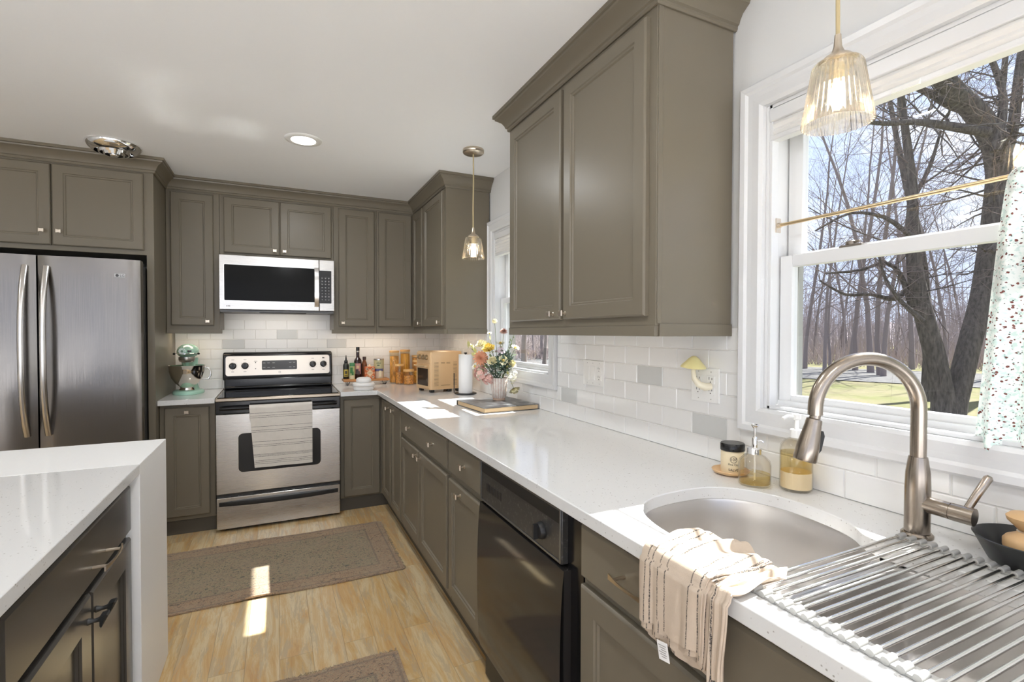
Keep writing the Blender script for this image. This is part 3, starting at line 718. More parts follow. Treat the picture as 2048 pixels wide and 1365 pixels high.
pts = [(RX0 + .03, 3.85, hz)] + [(RX0 + .035 + (RX1 - RX0 - .07) * i / n, 3.812 - .010 * math.sin(PI * i / n), hz) for i in range(n + 1)] + [(RX1 - .03, 3.85, hz)]
mb.tube(pts, .0125, 12); build('door_handle', mb, black_m, od, smooth=60)
dw = build('storage_drawer', MB().box(RX0 + .003, RX1 - .003, 3.846, 3.872, .022, .236), steel_m, t, bevel=.004)
mb = MB(); R = []
for i in range(25):
    s = i / 24; x = RX0 + .018 + (RX1 - RX0 - .036) * s; b = 1 - abs(2 * s - 1) ** 2.4; y = 3.846 - .004 - .026 * b; hh = .015 + .005 * b
    R.append([(x, 3.8462, .194 - hh), (x, y, .194 - hh * .8), (x, y - .002, .194), (x, y, .194 + hh * .8), (x, 3.8462, .194 + hh)])
mb.rings(R); build('drawer_handle', mb, blackplastic_m, dw, smooth=50)
# backguard
mb = MB(); mb.box(RX0 + .006, RX1 - .004, 4.400, 4.505, .912, 1.00); mb.prism([(4.405, .985), (4.398, 1.02), (4.420, 1.185), (4.440, 1.200), (4.505, 1.200), (4.505, .985)], 'x', RX0 - .004, RX1 - .002)
mb.box(RX0 + .010, RX1 - .010, 4.385, 4.41, .9165, .940); bgd = build('backguard', mb, black_m, t, bevel=.010, seg=3)
def bgp(x, z, o=0): return (x, 4.398 + (z - 1.02) * (.022 / .165) - .0006 - o, z)      # point on the slanted control face
P = rrect(RX0 + .016, RX1 - .024, 1.020, 1.172, .018, 5); mb = MB(); mb.rings([[bgp(x, z, -.001) for x, z in P], [bgp(x, z, .0025) for x, z in P]], False, True)
pnl = build('control_panel', mb, mat('warm_brushed_panel', (.66, .60, .53), .3, .9), t)
P = rrect(-.114, .142, 1.060, 1.134, .008, 4); mb = MB(); mb.rings([[bgp(x, z, .002) for x, z in P], [bgp(x, z, .004) for x, z in P]], False, True); dsp = build('display', mb, mat('smoky_display', (.045, .045, .045), .15), t)
legend_m = mat('pale_panel_print', (.42, .41, .40), .5); prt_m = mat('dark_panel_print', (.10, .09, .08), .6)
mb = MB(); rn = random.Random(4)
for x in (-.098, -.066, -.030, .092, .120):
    for z in (1.080, 1.116):
        mb.box(x - .009, x + .009, bgp(0, z)[1] - .0046, bgp(0, z)[1] - .0035, z - .0025, z + .001); mb.box(x - .006, x + .004, bgp(0, z)[1] - .0046, bgp(0, z)[1] - .0035, z - .008, z - .0055)
build('button_legend', mb, legend_m, dsp, smooth=0)
kn = []
for kx, kz in ((-.316, 1.096), (-.232, 1.096), (.262, 1.098), (.344, 1.098)):
    mb = MB(); n_ = Vector((0, -1, .133)).normalized(); c = bgp(kx, kz, .002)
    mb.lathe([(0, 0), (.026, 0), (.026, .006), (.023, .010), (.020, .020), (0, .022)], c, 28, axis=n_)
    mb.box(kx - .004, kx + .004, c[1] - .027, c[1] - .014, kz - .020, kz + .022); k = build('knob', mb, black_m, pnl, bevel=.0015)
    mb = MB()
    for j in range(11):
        a = math.radians(-220 + 26 * j); q0 = bgp(kx + .033 * math.cos(a), kz + .033 * math.sin(a), .0028); mb.box(q0[0] - .0012, q0[0] + .0012, q0[1] - .0004, q0[1] + .001, q0[2] - .0012, q0[2] + .0012)
    for dz, w in ((.047, .010), (-.045, .010)):
        q0 = bgp(kx, kz + dz, .0028); mb.box(kx - w, kx + w, q0[1] - .0004, q0[1] + .001, q0[2] - .0016, q0[2] + .0016)
    build('dial_marks', mb, prt_m, pnl, smooth=0)
mb = MB()
for z in (1.072, 1.120):
    q0 = bgp(-.158, z, .003); mb.lathe([(0, 0), (.004, 0), (.004, .001), (0, .001)], q0, 12, axis=(0, -1, 0)); mb.box(-.170, -.146, q0[1] - .0004, q0[1] + .001, z - .012 if z < 1.1 else z + .009, z - .009 if z < 1.1 else z + .012)
q0 = bgp(.344, 1.148, .003); mb.box(.336, .352, q0[1] - .0006, q0[1] + .001, 1.144, 1.153); build('indicator_marks', mb, prt_m, pnl, smooth=0)
q0 = bgp(.014, 1.040, .0028); mb = text_mb('GE', .010, axes((q0[0], q0[1] - .0004, q0[2]), (1, 0, 0), (0, 0, 1)))
mb.lathe([(.0072, 0), (.0086, 0), (.0086, .0008), (.0072, .0008), (.0072, 0)], q0, 28, axis=(0, -1, 0)); build('emblem', mb, prt_m, pnl, smooth=0)

# --- over-the-range microwave
MX0, MX1, MY = -.3755, .4025, 4.094
t = thing('microwave_oven', 'stainless steel microwave oven mounted over the range', 'microwave', (.014, 4.3, 1.515))
build('housing', MB().box(MX0 + .004, MX1 - .004, 4.122, 4.50, 1.520, 1.918), mat('grey_microwave_case', (.10, .10, .10), .5), t)
mb = MB(); mb.box(MX0, .2915, MY, 4.12, 1.524, 1.917); dr = build('door', mb, steel_m, t, bevel=.003)
mb = MB(); mb.box(.2935, MX1, MY, 4.12, 1.524, 1.917); cp = build('control_side', mb, steel_m, t, bevel=.003)
def mrect(x0, x1, z0, z1, y0, y1, r=.006):
    P = rrect(x0, x1, z0, z1, r, 4); mb = MB(); mb.rings([[(x, y0, z) for x, z in P], [(x, y1, z) for x, z in P]], False, True); return mb
P0, P1 = rrect(-.348, .262, 1.584, 1.852, .010, 4), rrect(-.343, .257, 1.589, 1.847, .006, 4); mb = MB(); mb.rings([[(x, MY, z) for x, z in P0], [(x, MY - .002, z) for x, z in P0], [(x, MY - .002, z) for x, z in P1]], False, False); build('window_edge', mb, silver_m, dr)
build('door_window', mrect(-.344, .258, 1.588, 1.848, MY, MY - .001), mat('black_microwave_glass', (.006, .006, .006), .12, spec=.12), dr, smooth=0)
build('control_panel', mrect(.294, .381, 1.583, 1.836, MY, MY - .0015), black_m, cp, smooth=0)
mb = MB()
for r in range(8):
    for c in range(3):
        z = 1.775 - r * .0235; x = .314 + c * .024; mb.box(x - .004, x + .004, MY - .0022, MY - .0014, z - .002, z + .002)
        if r in (0, 1, 2, 6): mb.box(x - .006, x + .006, MY - .0022, MY - .0014, z + .005, z + .0065)
build('keypad_legend', mb, legend_m, cp, smooth=0)
mb = MB(); R = []
for i in range(13):
    s = i / 12; z = 1.556 + .298 * s; y = MY - .012 - .026 * (1 - abs(2 * s - 1) ** 2.5); R.append([(.258, y, z), (.288, y, z), (.290, y + .010, z), (.256, y + .010, z)])
mb.rings(R); mb.box(.262, .284, MY - .016, MY, 1.566, 1.584); mb.box(.262, .284, MY - .016, MY, 1.826, 1.844); build('handle', mb, mat('bright_steel_handle', (.80, .79, .78), .18, 1), dr, smooth=50)
mb = MB()
for i in range(3): mb.box(-.330 + i * .009, -.325 + i * .009, MY - .0008, MY, 1.545, 1.553)
build('badge_print', mb, prt_m, dr, smooth=0)
mb = MB(); mb.box(MX0 + .006, MX1 - .006, 4.10, 4.49, 1.506, 1.519); bt = build('underside', mb, mat('dark_grey_underside', (.09, .09, .09), .4, .5), t)
build('vent_grille', MB().box(-.12, .20, 4.098, 4.20, 1.502, 1.506), dark_m, bt, bevel=.001)
for xx in (-.30, .26): build('lamp_lens', MB().box(xx, xx + .10, 4.12, 4.20, 1.503, 1.506), mat('frosted_lens', (.30, .29, .27), .4), bt)

# --- dishwasher
t = thing('dishwasher', 'black dishwasher with a dial in the long counter run', 'dishwasher', (1.0, 1.45, 0))
dwd_m = mat('glossy_black_door', (.022, .020, .019), .10); pan_m = mat('worn_black_control_panel', (.05, .048, .046), .3); q = N(pan_m)
q.set(Base_Color=q.mix(q.ramp(q.noise(q.wpos(), 60, 4, .7), [(.55, 0), (.75, .6)]), (.03, .029, .028), (.20, .19, .18)))
mb = MB(); mb.box(.742, 1.33, 1.105, 1.797, .10, .872); mb.box(.735, .742, 1.105, 1.184, .10, .874); build('tub_housing', mb, black_m, t)
mb = MB(); mb.box(.715, .742, 1.186, 1.796, .708, .868); pn = build('control_panel', mb, pan_m, t, bevel=.004)
mb = MB(); frm = [(1.188, 1.794, .711, .866)]
mb.box(.7125, .7152, 1.188, 1.196, .711, .866); mb.box(.7125, .7152, 1.786, 1.794, .711, .866); mb.box(.7125, .7152, 1.196, 1.786, .711, .718); mb.box(.7125, .7152, 1.196, 1.786, .859, .866); build('panel_trim', mb, mat('grey_panel_trim', (.18, .18, .18), .3, .8), pn, bevel=.001)
build('latch_recess', MB().box(.7140, .7155, 1.198, 1.784, .822, .858), dark_m, pn)
mb = MB(); mb.lathe([(0, 0), (.026, 0), (.026, .006), (.022, .016), (0, .017)], (.715, 1.300, .767), 24, axis=(-1, 0, 0)); mb.box(.684, .700, 1.296, 1.304, .744, .790); build('dial', mb, blackplastic_m, pn, bevel=.001)
mb = MB()
for i in range(6): mb.box(.7138, .7152, 1.60 + i * .024, 1.618 + i * .024, .760, .790)
build('push_button', mb, blackplastic_m, pn, bevel=.001)
mb = MB(); mb.grid(lambda u, v: (.712 - .014 * math.sin(PI * min(1, v * 1.02)) ** .6 * .9, 1.168 + .628 * u, .135 + .565 * v), 8, 14)
mb.box(.712, .742, 1.168, 1.796, .135, .700); build('door', mb, dwd_m, t, smooth=50)
build('kick_panel', MB().box(.735, .750, 1.11, 1.796, .012, .125), blackplastic_m, t, bevel=.002)

# ================================================================== lamps and ceiling fixtures
def pendant(label):
    t = thing('pendant_lamp', label, 'pendant lamp', (0, 0, 0), 'ribbed glass pendant lamps'); zc = CEIL; zb = 1.803
    c = MB().lathe([(0, 0), (.062, 0), (.064, -.004), (.064, -.018), (.058, -.024), (.010, -.028), (0, -.028)], (0, 0, zc - .0002), 32); build('canopy', c, nickel_m, t, smooth=50)
    build('cord', MB().tube([(0, 0, zc - .026), (.001, 0, zc - .2), (-.001, .001, zc - .36), (0, 0, 1.975)], .0042, 8), mat('braided_gold_cord', (.50, .40, .22), .6) if 'braided_gold_cord' not in bpy.data.materials else bpy.data.materials['braided_gold_cord'], t)
    build('socket_cap', MB().lathe([(0, 1.990), (.006, 1.990), (.008, 1.965), (.013, 1.952), (.026, 1.944), (.034, 1.934), (.034, 1.929), (0, 1.929)], (0, 0, 0), 28), nickel_m, t, smooth=50)
    rib = lambda j, z: 0
    SHP = [(.030, 1.932), (.0435, 1.9305), (.0465, 1.924), (.0560, 1.866), (.0660, zb + .004), (.0650, zb), (.0620, zb + .001), (.0525, 1.8655), (.0430, 1.921), (.030, 1.9265), (.030, 1.932)]
    RIB = lambda j, z: .0016 * math.cos(j * PI / 3) if z in (1.924, 1.866, zb + .004, zb) else 0
    s = MB().lathe(SHP, (0, 0, 0), 216, rib=RIB); build('ribbed_shade', s, shade_m, t, smooth=75)
    b = MB().lathe([(0, 1.832), (.008, 1.836), (.013, 1.850), (.0135, 1.862), (.010, 1.882), (.008, 1.890)], (0, 0, 0), 18); bb = build('bulb', b, bulb_m, t, smooth=60)
    build('bulb_socket', MB().lathe([(0, 1.929), (.012, 1.929), (.0125, 1.889), (0, 1.888)], (0, 0, 0), 18), mat('cream_socket', (.75, .66, .45), .4) if 'cream_socket' not in bpy.data.materials else bpy.data.materials['cream_socket'], t); return t
pd = pendant('ribbed glass pendant lamp hanging in front of the window over the sink'); pd.location = (1.072, .662, 0)
dup(pd, (1.066, 2.80, 0), label='ribbed glass pendant lamp hanging in front of the far cabinet end panel')
t = thing('recessed_light', 'lit round recessed ceiling light in a white trim ring', 'ceiling light', (.139, 3.07, CEIL - .01))
build('trim_ring', MB().lathe([(.066, 0), (.066, -.006), (.070, -.008), (.098, -.004), (.100, 0)], (.139, 3.07, CEIL), 40), plate_m, t, smooth=60)
build('lens', MB().lathe([(0, -.0035), (.066, -.0035), (.066, -.001), (0, -.001)], (.139, 3.07, CEIL), 36), led_m, t)
t = thing('ceiling_vent', 'round chrome ceiling vent above the fridge cabinet crown', 'ceiling vent', (-.856, 3.628, CEIL)); vx, vy = -.856, 3.628
build('outer_ring', MB().lathe([(.135, 0), (.136, -.006), (.120, -.020), (.100, -.032), (.092, -.034), (.092, -.028), (.105, -.018), (.118, 0)], (vx, vy, CEIL), 48), chrome_m, t, smooth=60)
for r, z in ((.072, -.040), (.048, -.046)): build('louver_ring', MB().lathe([(r + .008, z + .012), (r, z), (r - .006, z + .001), (r + .002, z + .013), (r + .008, z + .012)], (vx, vy, CEIL), 40), chrome_m, t, smooth=60)
build('hub', MB().lathe([(0, -.052), (.018, -.050), (.024, -.042), (.020, -.030), (0, -.028)], (vx, vy, CEIL), 28), chrome_m, t, smooth=60)
mb = MB()
for k in range(4):
    a = k * PI / 2 + .5; mb.tube([(vx + .02 * math.cos(a), vy + .02 * math.sin(a), CEIL - .040), (vx + .10 * math.cos(a), vy + .10 * math.sin(a), CEIL - .026)], .003, 8)
build('spoke', mb, chrome_m, t); t.scale = (1, 1, 1.4); build('duct_throat', MB().lathe([(0, -.004), (.116, -.004), (.116, -.0015), (0, -.0015)], (vx, vy, CEIL), 32), dark_m, t)

# ================================================================== wall plates
slot_m = mat('outlet_slot', (.03, .03, .03), .6)
def socket(t, y, zc):
    fc = MB().prism(rrect(y - .0165, y + .0165, zc - .0145, zc + .0145, .004, 3), 'x', XR - .0152, XR - .0125); rc = build('receptacle', fc, plate_m, t, bevel=.0008)
    for sy, hh in ((.0065, .0045), (-.0065, .0035)): build('slot', MB().box(XR - .0156, XR - .0150, y + sy - .0011, y + sy + .0011, zc + .001, zc + .001 + hh * 2), slot_m, rc, smooth=0)
    build('ground_hole', MB().lathe([(0, 0), (.0022, 0), (.0022, .0005), (0, .0005)], (XR - .0151, y, zc - .007), 10, axis=(-1, 0, 0)), slot_m, rc, smooth=0)
def plate(label, cat, y0, y1, z0, z1, gangs):
    t = thing('wall_plate', label, cat, (XR - .008, (y0 + y1) / 2, z0)); build('cover_plate', MB().box(XR - .0125, XR - .0072, y0, y1, z0, z1), plate_m, t, bevel=.002)
    zc = (z0 + z1) / 2
    for kind, y in gangs:
        if kind == 'd': socket(t, y, zc + .020); socket(t, y, zc - .020)
        else: build('rocker', MB().prism([(XR - .0125, zc - .034), (XR - .0175, zc - .033), (XR - .0145, zc + .001), (XR - .0135, zc + .033), (XR - .0125, zc + .034)], 'y', y - .0165, y + .0165), plate_m, t, bevel=.0006)
        for z in (zc + .048, zc - .048): build('screw', MB().lathe([(0, 0), (.0022, 0), (.0022, .0004), (0, .0004)], (XR - .0126, y, z), 10, axis=(-1, 0, 0)), badge_m, t, smooth=0)
    return t
plate('white plate with two rocker switches and one outlet on the tile', 'light switch', 1.908, 2.082, 1.105, 1.226, [('s', 2.045), ('s', 1.997), ('d', 1.944)])
plate('white double outlet plate on the tile beside the sink window', 'outlet', 1.240, 1.367, 1.114, 1.236, [('d', 1.332), ('d', 1.275)])
t = thing('night_light', 'pale yellow mushroom night light plugged into the double outlet', 'night light', (XR - .03, 1.28, 1.165)); mush_m = mat('cream_yellow_resin', (.80, .72, .34), .35); q = N(mush_m)
stem_m = mat('cream_resin_stem', (.80, .74, .58), .4)
mb = MB(); mb.tube([(XR - .0165, 1.275, 1.172), (XR - .040, 1.278, 1.172), (XR - .056, 1.288, 1.180), (XR - .062, 1.304, 1.200), (XR - .062, 1.308, 1.225), (XR - .060, 1.306, 1.246)], [.013, .014, .012, .009, .0075, .007], 14); build('stem', mb, stem_m, t, smooth=60)
c = MB().lathe([(0, .034), (.008, .032), (.018, .024), (.030, .010), (.040, .000), (.044, -.007), (.040, -.009), (.020, -.003), (0, 0)], (0, 0, 0), 28); c.xf(Matrix.Translation((XR - .058, 1.312, 1.246)) @ Matrix.Rotation(.10, 4, 'X')); build('cap', c, mush_m, t, smooth=60)
# ================================================================== soft furnishings on the floor
def rug(name, label, x0, x1, y0, y1, seed, th=.008, hump=0):
    m = rug_mat(name + '_weave', x0, x1, y0, y1); t = thing('rug', label, 'rug', ((x0 + x1) / 2, (y0 + y1) / 2, 0), 'faded persian style rugs')
    def P(u, v, z):
        x = x0 + (x1 - x0) * u; y = y0 + (y1 - y0) * v; x += .006 * math.sin(v * 9 + seed); y += .007 * math.sin(u * 11 + seed * 2)
        h = hump * math.exp(-((u - .62) / .05) ** 2) * math.exp(-(v / .22) ** 2) + .0012 * (1 + math.sin(u * 23 + v * 7)); return (x, y, z + (h if z > .004 else h * .9))
    nu, nv = 50, 26; mb = MB(); mb.grid(lambda u, v: P(u, v, th), nu, nv); mb.grid(lambda u, v: P(u, v, .0008), nu, nv)
    n = nu * nv; per = [i for i in range(nu)] + [j * nu + nu - 1 for j in range(1, nv)] + [(nv - 1) * nu + i for i in range(nu - 2, -1, -1)] + [j * nu for j in range(nv - 2, 0, -1)]
    mb.f += [(per[i], per[(i + 1) % len(per)], n + per[(i + 1) % len(per)], n + per[i]) for i in range(len(per))]; mb.m += [0] * len(per); build('pile', mb, m, t, smooth=60)
    return t, m
fr_m = mat('rug_fringe_yarn', (.40, .33, .24), .95)
def fringe(t, xs, ys, n, direction, seed):
    rn = random.Random(seed); mb = MB()
    for i in range(n):
        s = i / (n - 1); x = xs[0] + (xs[1] - xs[0]) * s; y = ys[0] + (ys[1] - ys[0]) * s; l = rn.uniform(.010, .020); w = rn.uniform(-.006, .006)
        mb.tube([(x, y, .005), (x + direction[0] * l * .5 + w * direction[1], y + direction[1] * l * .5 + w * direction[0], .004), (x + direction[0] * l + w * 1.6 * direction[1], y + direction[1] * l + w * 1.6 * direction[0], .0015)], .0013, 4)
    stuff(build('fringe', mb, fr_m, t, smooth=0))
t, m = rug('runner', 'long faded brown rug lying in front of the range', -1.30, .648, 2.812, 3.600, 1, hump=.010); fringe(t, (.646, .650), (2.82, 3.595), 100, (1, .0), 5)
t, m = rug('sink_mat', 'faded brown rug in front of the sink cut off by the picture bottom', -.16, .457, .90, 2.100, 3); fringe(t, (-.15, .450), (2.098, 2.104), 100, (.0, 1), 6)

# ================================================================== linen
def striped(name, base, stripe, axis, pos, w=.0016, rough=.95):
    m = mat(name, base, rough, spec=.15); q = N(m); sx = q.n('SeparateXYZ', {0: q.obj()}); c = sx.outputs['XYZ'.index(axis)]; f = None
    wob = q.math('MULTIPLY', q.math('SUBTRACT', q.noise(q.obj(), 30, 2), .5), .003); c = q.math('ADD', c, wob)
    for p in pos:
        a = q.math('LESS_THAN', q.math('ABSOLUTE', q.math('SUBTRACT', c, p)), w); f = a if f is None else q.math('MAXIMUM', f, a)
    br = q.ramp(q.noise(q.obj(), 420, 1), [(.35, .25), (.6, 1)]); f = q.math('MULTIPLY', f, br)
    q.set(Base_Color=q.mix(f, q.mix(q.noise(q.obj(), 40, 3), base, tuple(b * .86 for b in base)), stripe)); q.bump(q.noise(q.obj(), 500, 2), .25, .002); return m
# towel over the oven handle
z0 = .434
ov_m = striped('white_towel_with_black_lines', (.72, .68, .62), (.05, .05, .055), 'Z', [.025, .036, .047, .075, .083, .090, .145, .156, .178, .245, .257, .282, .345, .357, .375], .0014)
def ovt(u, v):
    """v runs from the front hem up over the bar and down behind it"""
    L1, L2 = .415, .09; s = v * (L1 + L2 + .05); x = -.146 + (.220 + .146) * u; wv = .004 * math.sin(u * 13 + 1) * (1 - min(1, s / L1) * .6) + .003 * math.sin(u * 5 + s * 8)
    if s < L1: return (x - .030 * (s / L1) * (1 - u), 3.778 + wv + .012 * (1 - s / L1), .434 + s)
    if s < L1 + .05:
        a = (s - L1) / .05 * PI; return (x - .030 * (1 - u), 3.797 - .019 * math.cos(a) + wv * .3, .849 + .0155 * math.sin(a))
    d = s - L1 - .05; return (x - .030 * (1 - u), 3.816 + .004 * math.sin(u * 9), .849 - d)
mb = MB(); mb.grid(ovt, 34, 60)
tag(build('dish_towel', mb, ov_m, smooth=70, solid=.003), 'white towel with thin black lines hanging from the oven handle', 'towel')
# folded towel over the counter edge by the sink
sk_m = striped('oatmeal_linen_with_dark_lines', (.58, .475, .375), (.06, .055, .055), 'Y', [-.086, -.070, -.050, .012, .030, .052, .064, .098], .0013)
t = thing('dish_towel', 'oatmeal linen towel with dark stripes folded over the sink counter edge', 'towel', (.75, .70, .78))
def layer(y0, y1, x_in, zlow, k, seed, flare=0):
    rn = random.Random(seed); ph = [rn.uniform(0, 6) for _ in range(6)]; o = .0035 * k
    LT = x_in - .690; LD = .912 - zlow; A = .022; T = LT + A + LD
    def f(u, v):
        s = v * T; y = y0 + (y1 - y0) * u; cr = .0026 * (math.sin(u * 9 + ph[0]) + .6 * math.sin(u * 17 + ph[1] + s * 9)); cz = max(0, cr) * 1.5
        if s < LT:
            x = x_in - s + .014 * math.sin(u * 7 + ph[2]); rise = min(1, (LT - s) / .03); z = H + .0045 + o + .001 + max(0, .0055 * (1 + math.sin(u * 16 + s * 40 + ph[3])) * rise) + cz * .6; y += .010 * math.sin(s * 22 + ph[4]) * rise
            y += -.014 * ((LT - s) / max(LT, .01)) * (.2 + u)
        elif s < LT + A:
            a = (s - LT) / A * PI / 2; r = .008 + o; x = .690 - r * math.sin(a) + .0; z = H - .004 + (r + .004) * math.cos(a) + cz * .5 * math.cos(a); x -= abs(cr) * .5 * math.sin(a)
        else:
            d = s - LT - A; x = .682 - o - .002 - abs(cr) * (1 + d * 9) - .003; z = .910 - d * 1.0; y += flare * d * (u - .3) + .006 * math.sin(d * 30 + ph[5]) * d * 4
            z += .010 * (u - .5) * (d / LD) + .004 * math.sin(u * 11 + ph[1]) * d / LD
        return (x, y, z)
    mb = MB(); mb.grid(f, 40, 54); return mb
for k, (a, b, xi, zl) in enumerate(((.780, .612, .79, .760), (.785, .618, .815, .770), (.790, .624, .838, .780), (.795, .630, .825, .792))):
    build('fold', layer(a, b, xi, zl, k, 11 + k, .06), sk_m, t, smooth=75, solid=.0028)
build('fold', layer(.618, .582, .82, .770, 1.5, 21, .05), sk_m, t, smooth=75, solid=.0028)
mb = MB(); Mx = Matrix.Translation((.6575, .718, .757)) @ Matrix.Rotation(-.22, 4, 'X'); mb.box(-.0005, .0005, -.014, .014, -.017, .017); lt = MB()
for i in range(6): lt.box(-.0009, -.0006, -.010 + .002 * (i % 2), .011 - .003 * (i % 3), .010 - i * .0040 - .0007, .010 - i * .0040 + .0007)
cl = build('care_label', mb.xf(Mx), paper_m, t); build('label_print', lt.xf(Mx), mat('faint_label_print', (.35, .33, .32), .8), cl, smooth=0)
# café curtain
cur_m = mat('floral_cotton', (.80, .82, .80), .9, spec=.1); q = N(cur_m); v = q.map(q.obj(), (.35, 1, 1)); v = q.n('VectorMath', {0: v, 1: q.n('VectorMath', {0: q.noise(v, 150, 2, out='Color'), 1: (.006, .006, .006)}, operation='MULTIPLY').outputs[0]}, operation='ADD').outputs[0]
def dots(scale, thr, sh): return q.ramp(q.vor(q.map(v, loc=(sh, sh * 2, sh * 3)), scale), [(thr, 1), (thr + .05, 0)])
c = q.mix(q.ramp(q.noise(v, 120, 3), [(.52, 0), (.60, .55)]), (.84, .86, .84), (.50, .66, .62))
c = q.mix(dots(110, .14, 1.3), c, (.30, .44, .42)); c = q.mix(dots(112, .22, 0), c, (.20, .07, .06)); c = q.mix(dots(112, .07, 0), c, (.36, .14, .12)); c = q.mix(dots(120, .12, 2.2), c, (.08, .06, .06))
q.set(Base_Color=c)
tb = q.t.nodes.new('ShaderNodeBsdfTranslucent'); q.t.links.new(c, tb.inputs[0]); ms = q.t.nodes.new('ShaderNodeMixShader'); ms.inputs[0].default_value = .3
q.t.links.new(q.b.outputs[0], ms.inputs[1]); q.t.links.new(tb.outputs[0], ms.inputs[2]); q.t.links.new(ms.outputs[0], q.t.nodes['Material Output'].inputs[0])
RZ = 1.697
t = thing('curtain_rod', 'thin brass curtain rod across the window over the sink', 'curtain rod', (XR + .028, .67, RZ))
build('rod', MB().tube([(XR + .028, W1[0] + .025, RZ), (XR + .028, W1[1] - .026, RZ)], .0052, 12), brass_m, t, smooth=60)
for yy, s in ((W1[1] - .024, 1), (W1[0] + .024, -1)):
    mb = MB(); mb.box(XR + .018, XR + .038, yy - .0018, yy + .0018, RZ - .022, RZ + .022); mb.lathe([(0, 0), (.008, 0), (.008, .010), (0, .010)], (XR + .028, yy, RZ), 14, axis=(0, -s, 0)); mb.lathe([(0, 0), (.003, 0), (.002, .002), (0, .002)], (XR + .028, yy, RZ + .015), 10, axis=(0, -s, 0)); mb.lathe([(0, 0), (.003, 0), (.002, .002), (0, .002)], (XR + .028, yy, RZ - .015), 10, axis=(0, -s, 0)); build('bracket', mb, nickel_m, t, smooth=30)
def curt(u, v):
    z = RZ + .012 - v * .600; yt = .300 + .205 * u; yb = .295 + .262 * u; e = v ** .75; y = yt + (yb - yt) * e; am = .010 + .013 * v
    x = XR + .028 - .012 * (v > .02) - .006 + am * math.sin(u * 26 + v * 1.2) * (.6 + .4 * math.sin(u * 9)) - .010 * v; z += .006 * math.sin(u * 30) * v + .003 * math.sin(u * 130) * (v > .98); return (min(x, XR + .034), y, z)
mb = MB(); mb.grid(curt, 110, 44); tag(build('cafe_curtain', mb, cur_m, smooth=80, solid=.0012), 'white floral cafe curtain gathered at the right end of the brass rod', 'curtain')

# ================================================================== around the sink
t = thing('kitchen_faucet', 'brushed nickel gooseneck faucet behind the sink', 'faucet', (1.272, .600, H)); fx, fy = 1.272, .600
build('base', MB().lathe([(0, H + .0005), (.0295, H + .0005), (.0295, H + .006), (.026, H + .010), (0, H + .010)], (fx, fy, 0), 32), faucet_m, t, smooth=40)
build('body', MB().lathe([(.0235, H + .008), (.0235, 1.02), (.0222, 1.055), (.0185, 1.082), (.0172, 1.090), (0, 1.090)], (fx, fy, 0), 36), faucet_m, t, smooth=50)
dirv = Vector((-.893, .450, 0)); R0 = .112; zc = 1.193; pts = [Vector((fx, fy, 1.086)), Vector((fx, fy, 1.14)), Vector((fx, fy, zc))]
for i in range(1, 25):
    a = PI * i / 24; pts.append(Vector((fx, fy, zc)) + dirv * (R0 - R0 * math.cos(a)) + Vector((0, 0, R0 * math.sin(a))))
end = pts[-1]; pts.append(end + Vector((0, 0, -.012)))
build('gooseneck', MB().tube(pts, .0150, 24), faucet_m, t, smooth=60)
h0 = end + Vector((0, 0, -.014)); ax = (Vector((0, 0, -1)) + dirv * .22).normalized(); rotm = Vector((0, 0, -1)).rotation_difference(ax)
mb = MB().lathe([(0, .002), (.011, .002), (.011, -.006), (.0155, -.008), (.0165, -.016), (.0165, -.020), (.0190, -.040), (.0225, -.070), (.0235, -.098), (.0225, -.102), (.018, -.1025), (0, -.1025)], (0, 0, 0), 32)
M = Matrix.Translation(h0) @ rotm.to_matrix().to_4x4(); mb.xf(M); sh = build('spray_head', mb, faucet_m, t, smooth=40)
mb = MB(); a = Vector((.893, -.450, 0)); side = Vector((.45, .893, 0))
mb.xf(Matrix.Identity(4)); w = .007
o = Vector((.0195, 0, 0)); loc_ = Matrix.Rotation(math.atan2(a.y, a.x), 4, 'Z')
for z_, d_ in ((0, 0),): pass
mb.rings([[Vector((.0185 + dd, yy, zz)) for dd, yy, zz in ((0, -w, z1), (0, w, z1), (.008 if 0 < k < 3 else .003, w, z1), (.008 if 0 < k < 3 else .003, -w, z1))] for k, z1 in enumerate((-.030, -.040, -.072, -.082))])
mb.xf(loc_); mb.xf(M); build('spray_button', mb, blackplastic_m, sh, smooth=40)
mb = MB(); mb.tube([(fx, fy - .010, .990), (fx + .002, fy - .058, .988)], .0175, 24); mb.tube([(fx + .002, fy - .058, .988), (fx + .002, fy - .060, .988)], .0160, 24); mb.tube([(fx + .002, fy - .060, .988), (fx + .004, fy - .098, .987)], .0180, 24); build('valve_barrel', mb, faucet_m, t, smooth=40)
mb = MB(); mb.tube([(fx + .004, fy - .082, .992), (fx + .020, fy - .094, 1.030), (fx + .036, fy - .106, 1.066), (fx + .038, fy - .1075, 1.070)], [.0075, .0080, .0085, .005], 16, flat=.8); build('lever', mb, faucet_m, t, smooth=60)

t = thing('roll_up_rack', 'stainless roll-up drying rack laid across the right half of the sink', 'drying rack', (.985, .37, H))
cap_m = mat('grey_silicone_cap', (.34, .335, .32), .6); rod_m = mat('rack_rod_steel', (.72, .70, .67), .18, 1)
NR = 26; ys = [.607 - .0188 * i for i in range(NR)]
for i, y in enumerate(ys): build('rod', MB().tube([(.748, y, H + .0062), (1.222, y, H + .0062)], .0034, 10), rod_m, t, smooth=60)
for x0, x1 in ((.735, .757), (1.212, 1.236)):
    mb = MB(); P = []
    for i, y in enumerate(ys): mb.tube([(x0, y, H + .0063), (x1, y, H + .0063)], .0056, 12)
    mb.box(x0 + .002, x1 - .002, ys[-1], ys[0], H + .0008, H + .0052); build('silicone_strip', mb, cap_m, t, smooth=60)

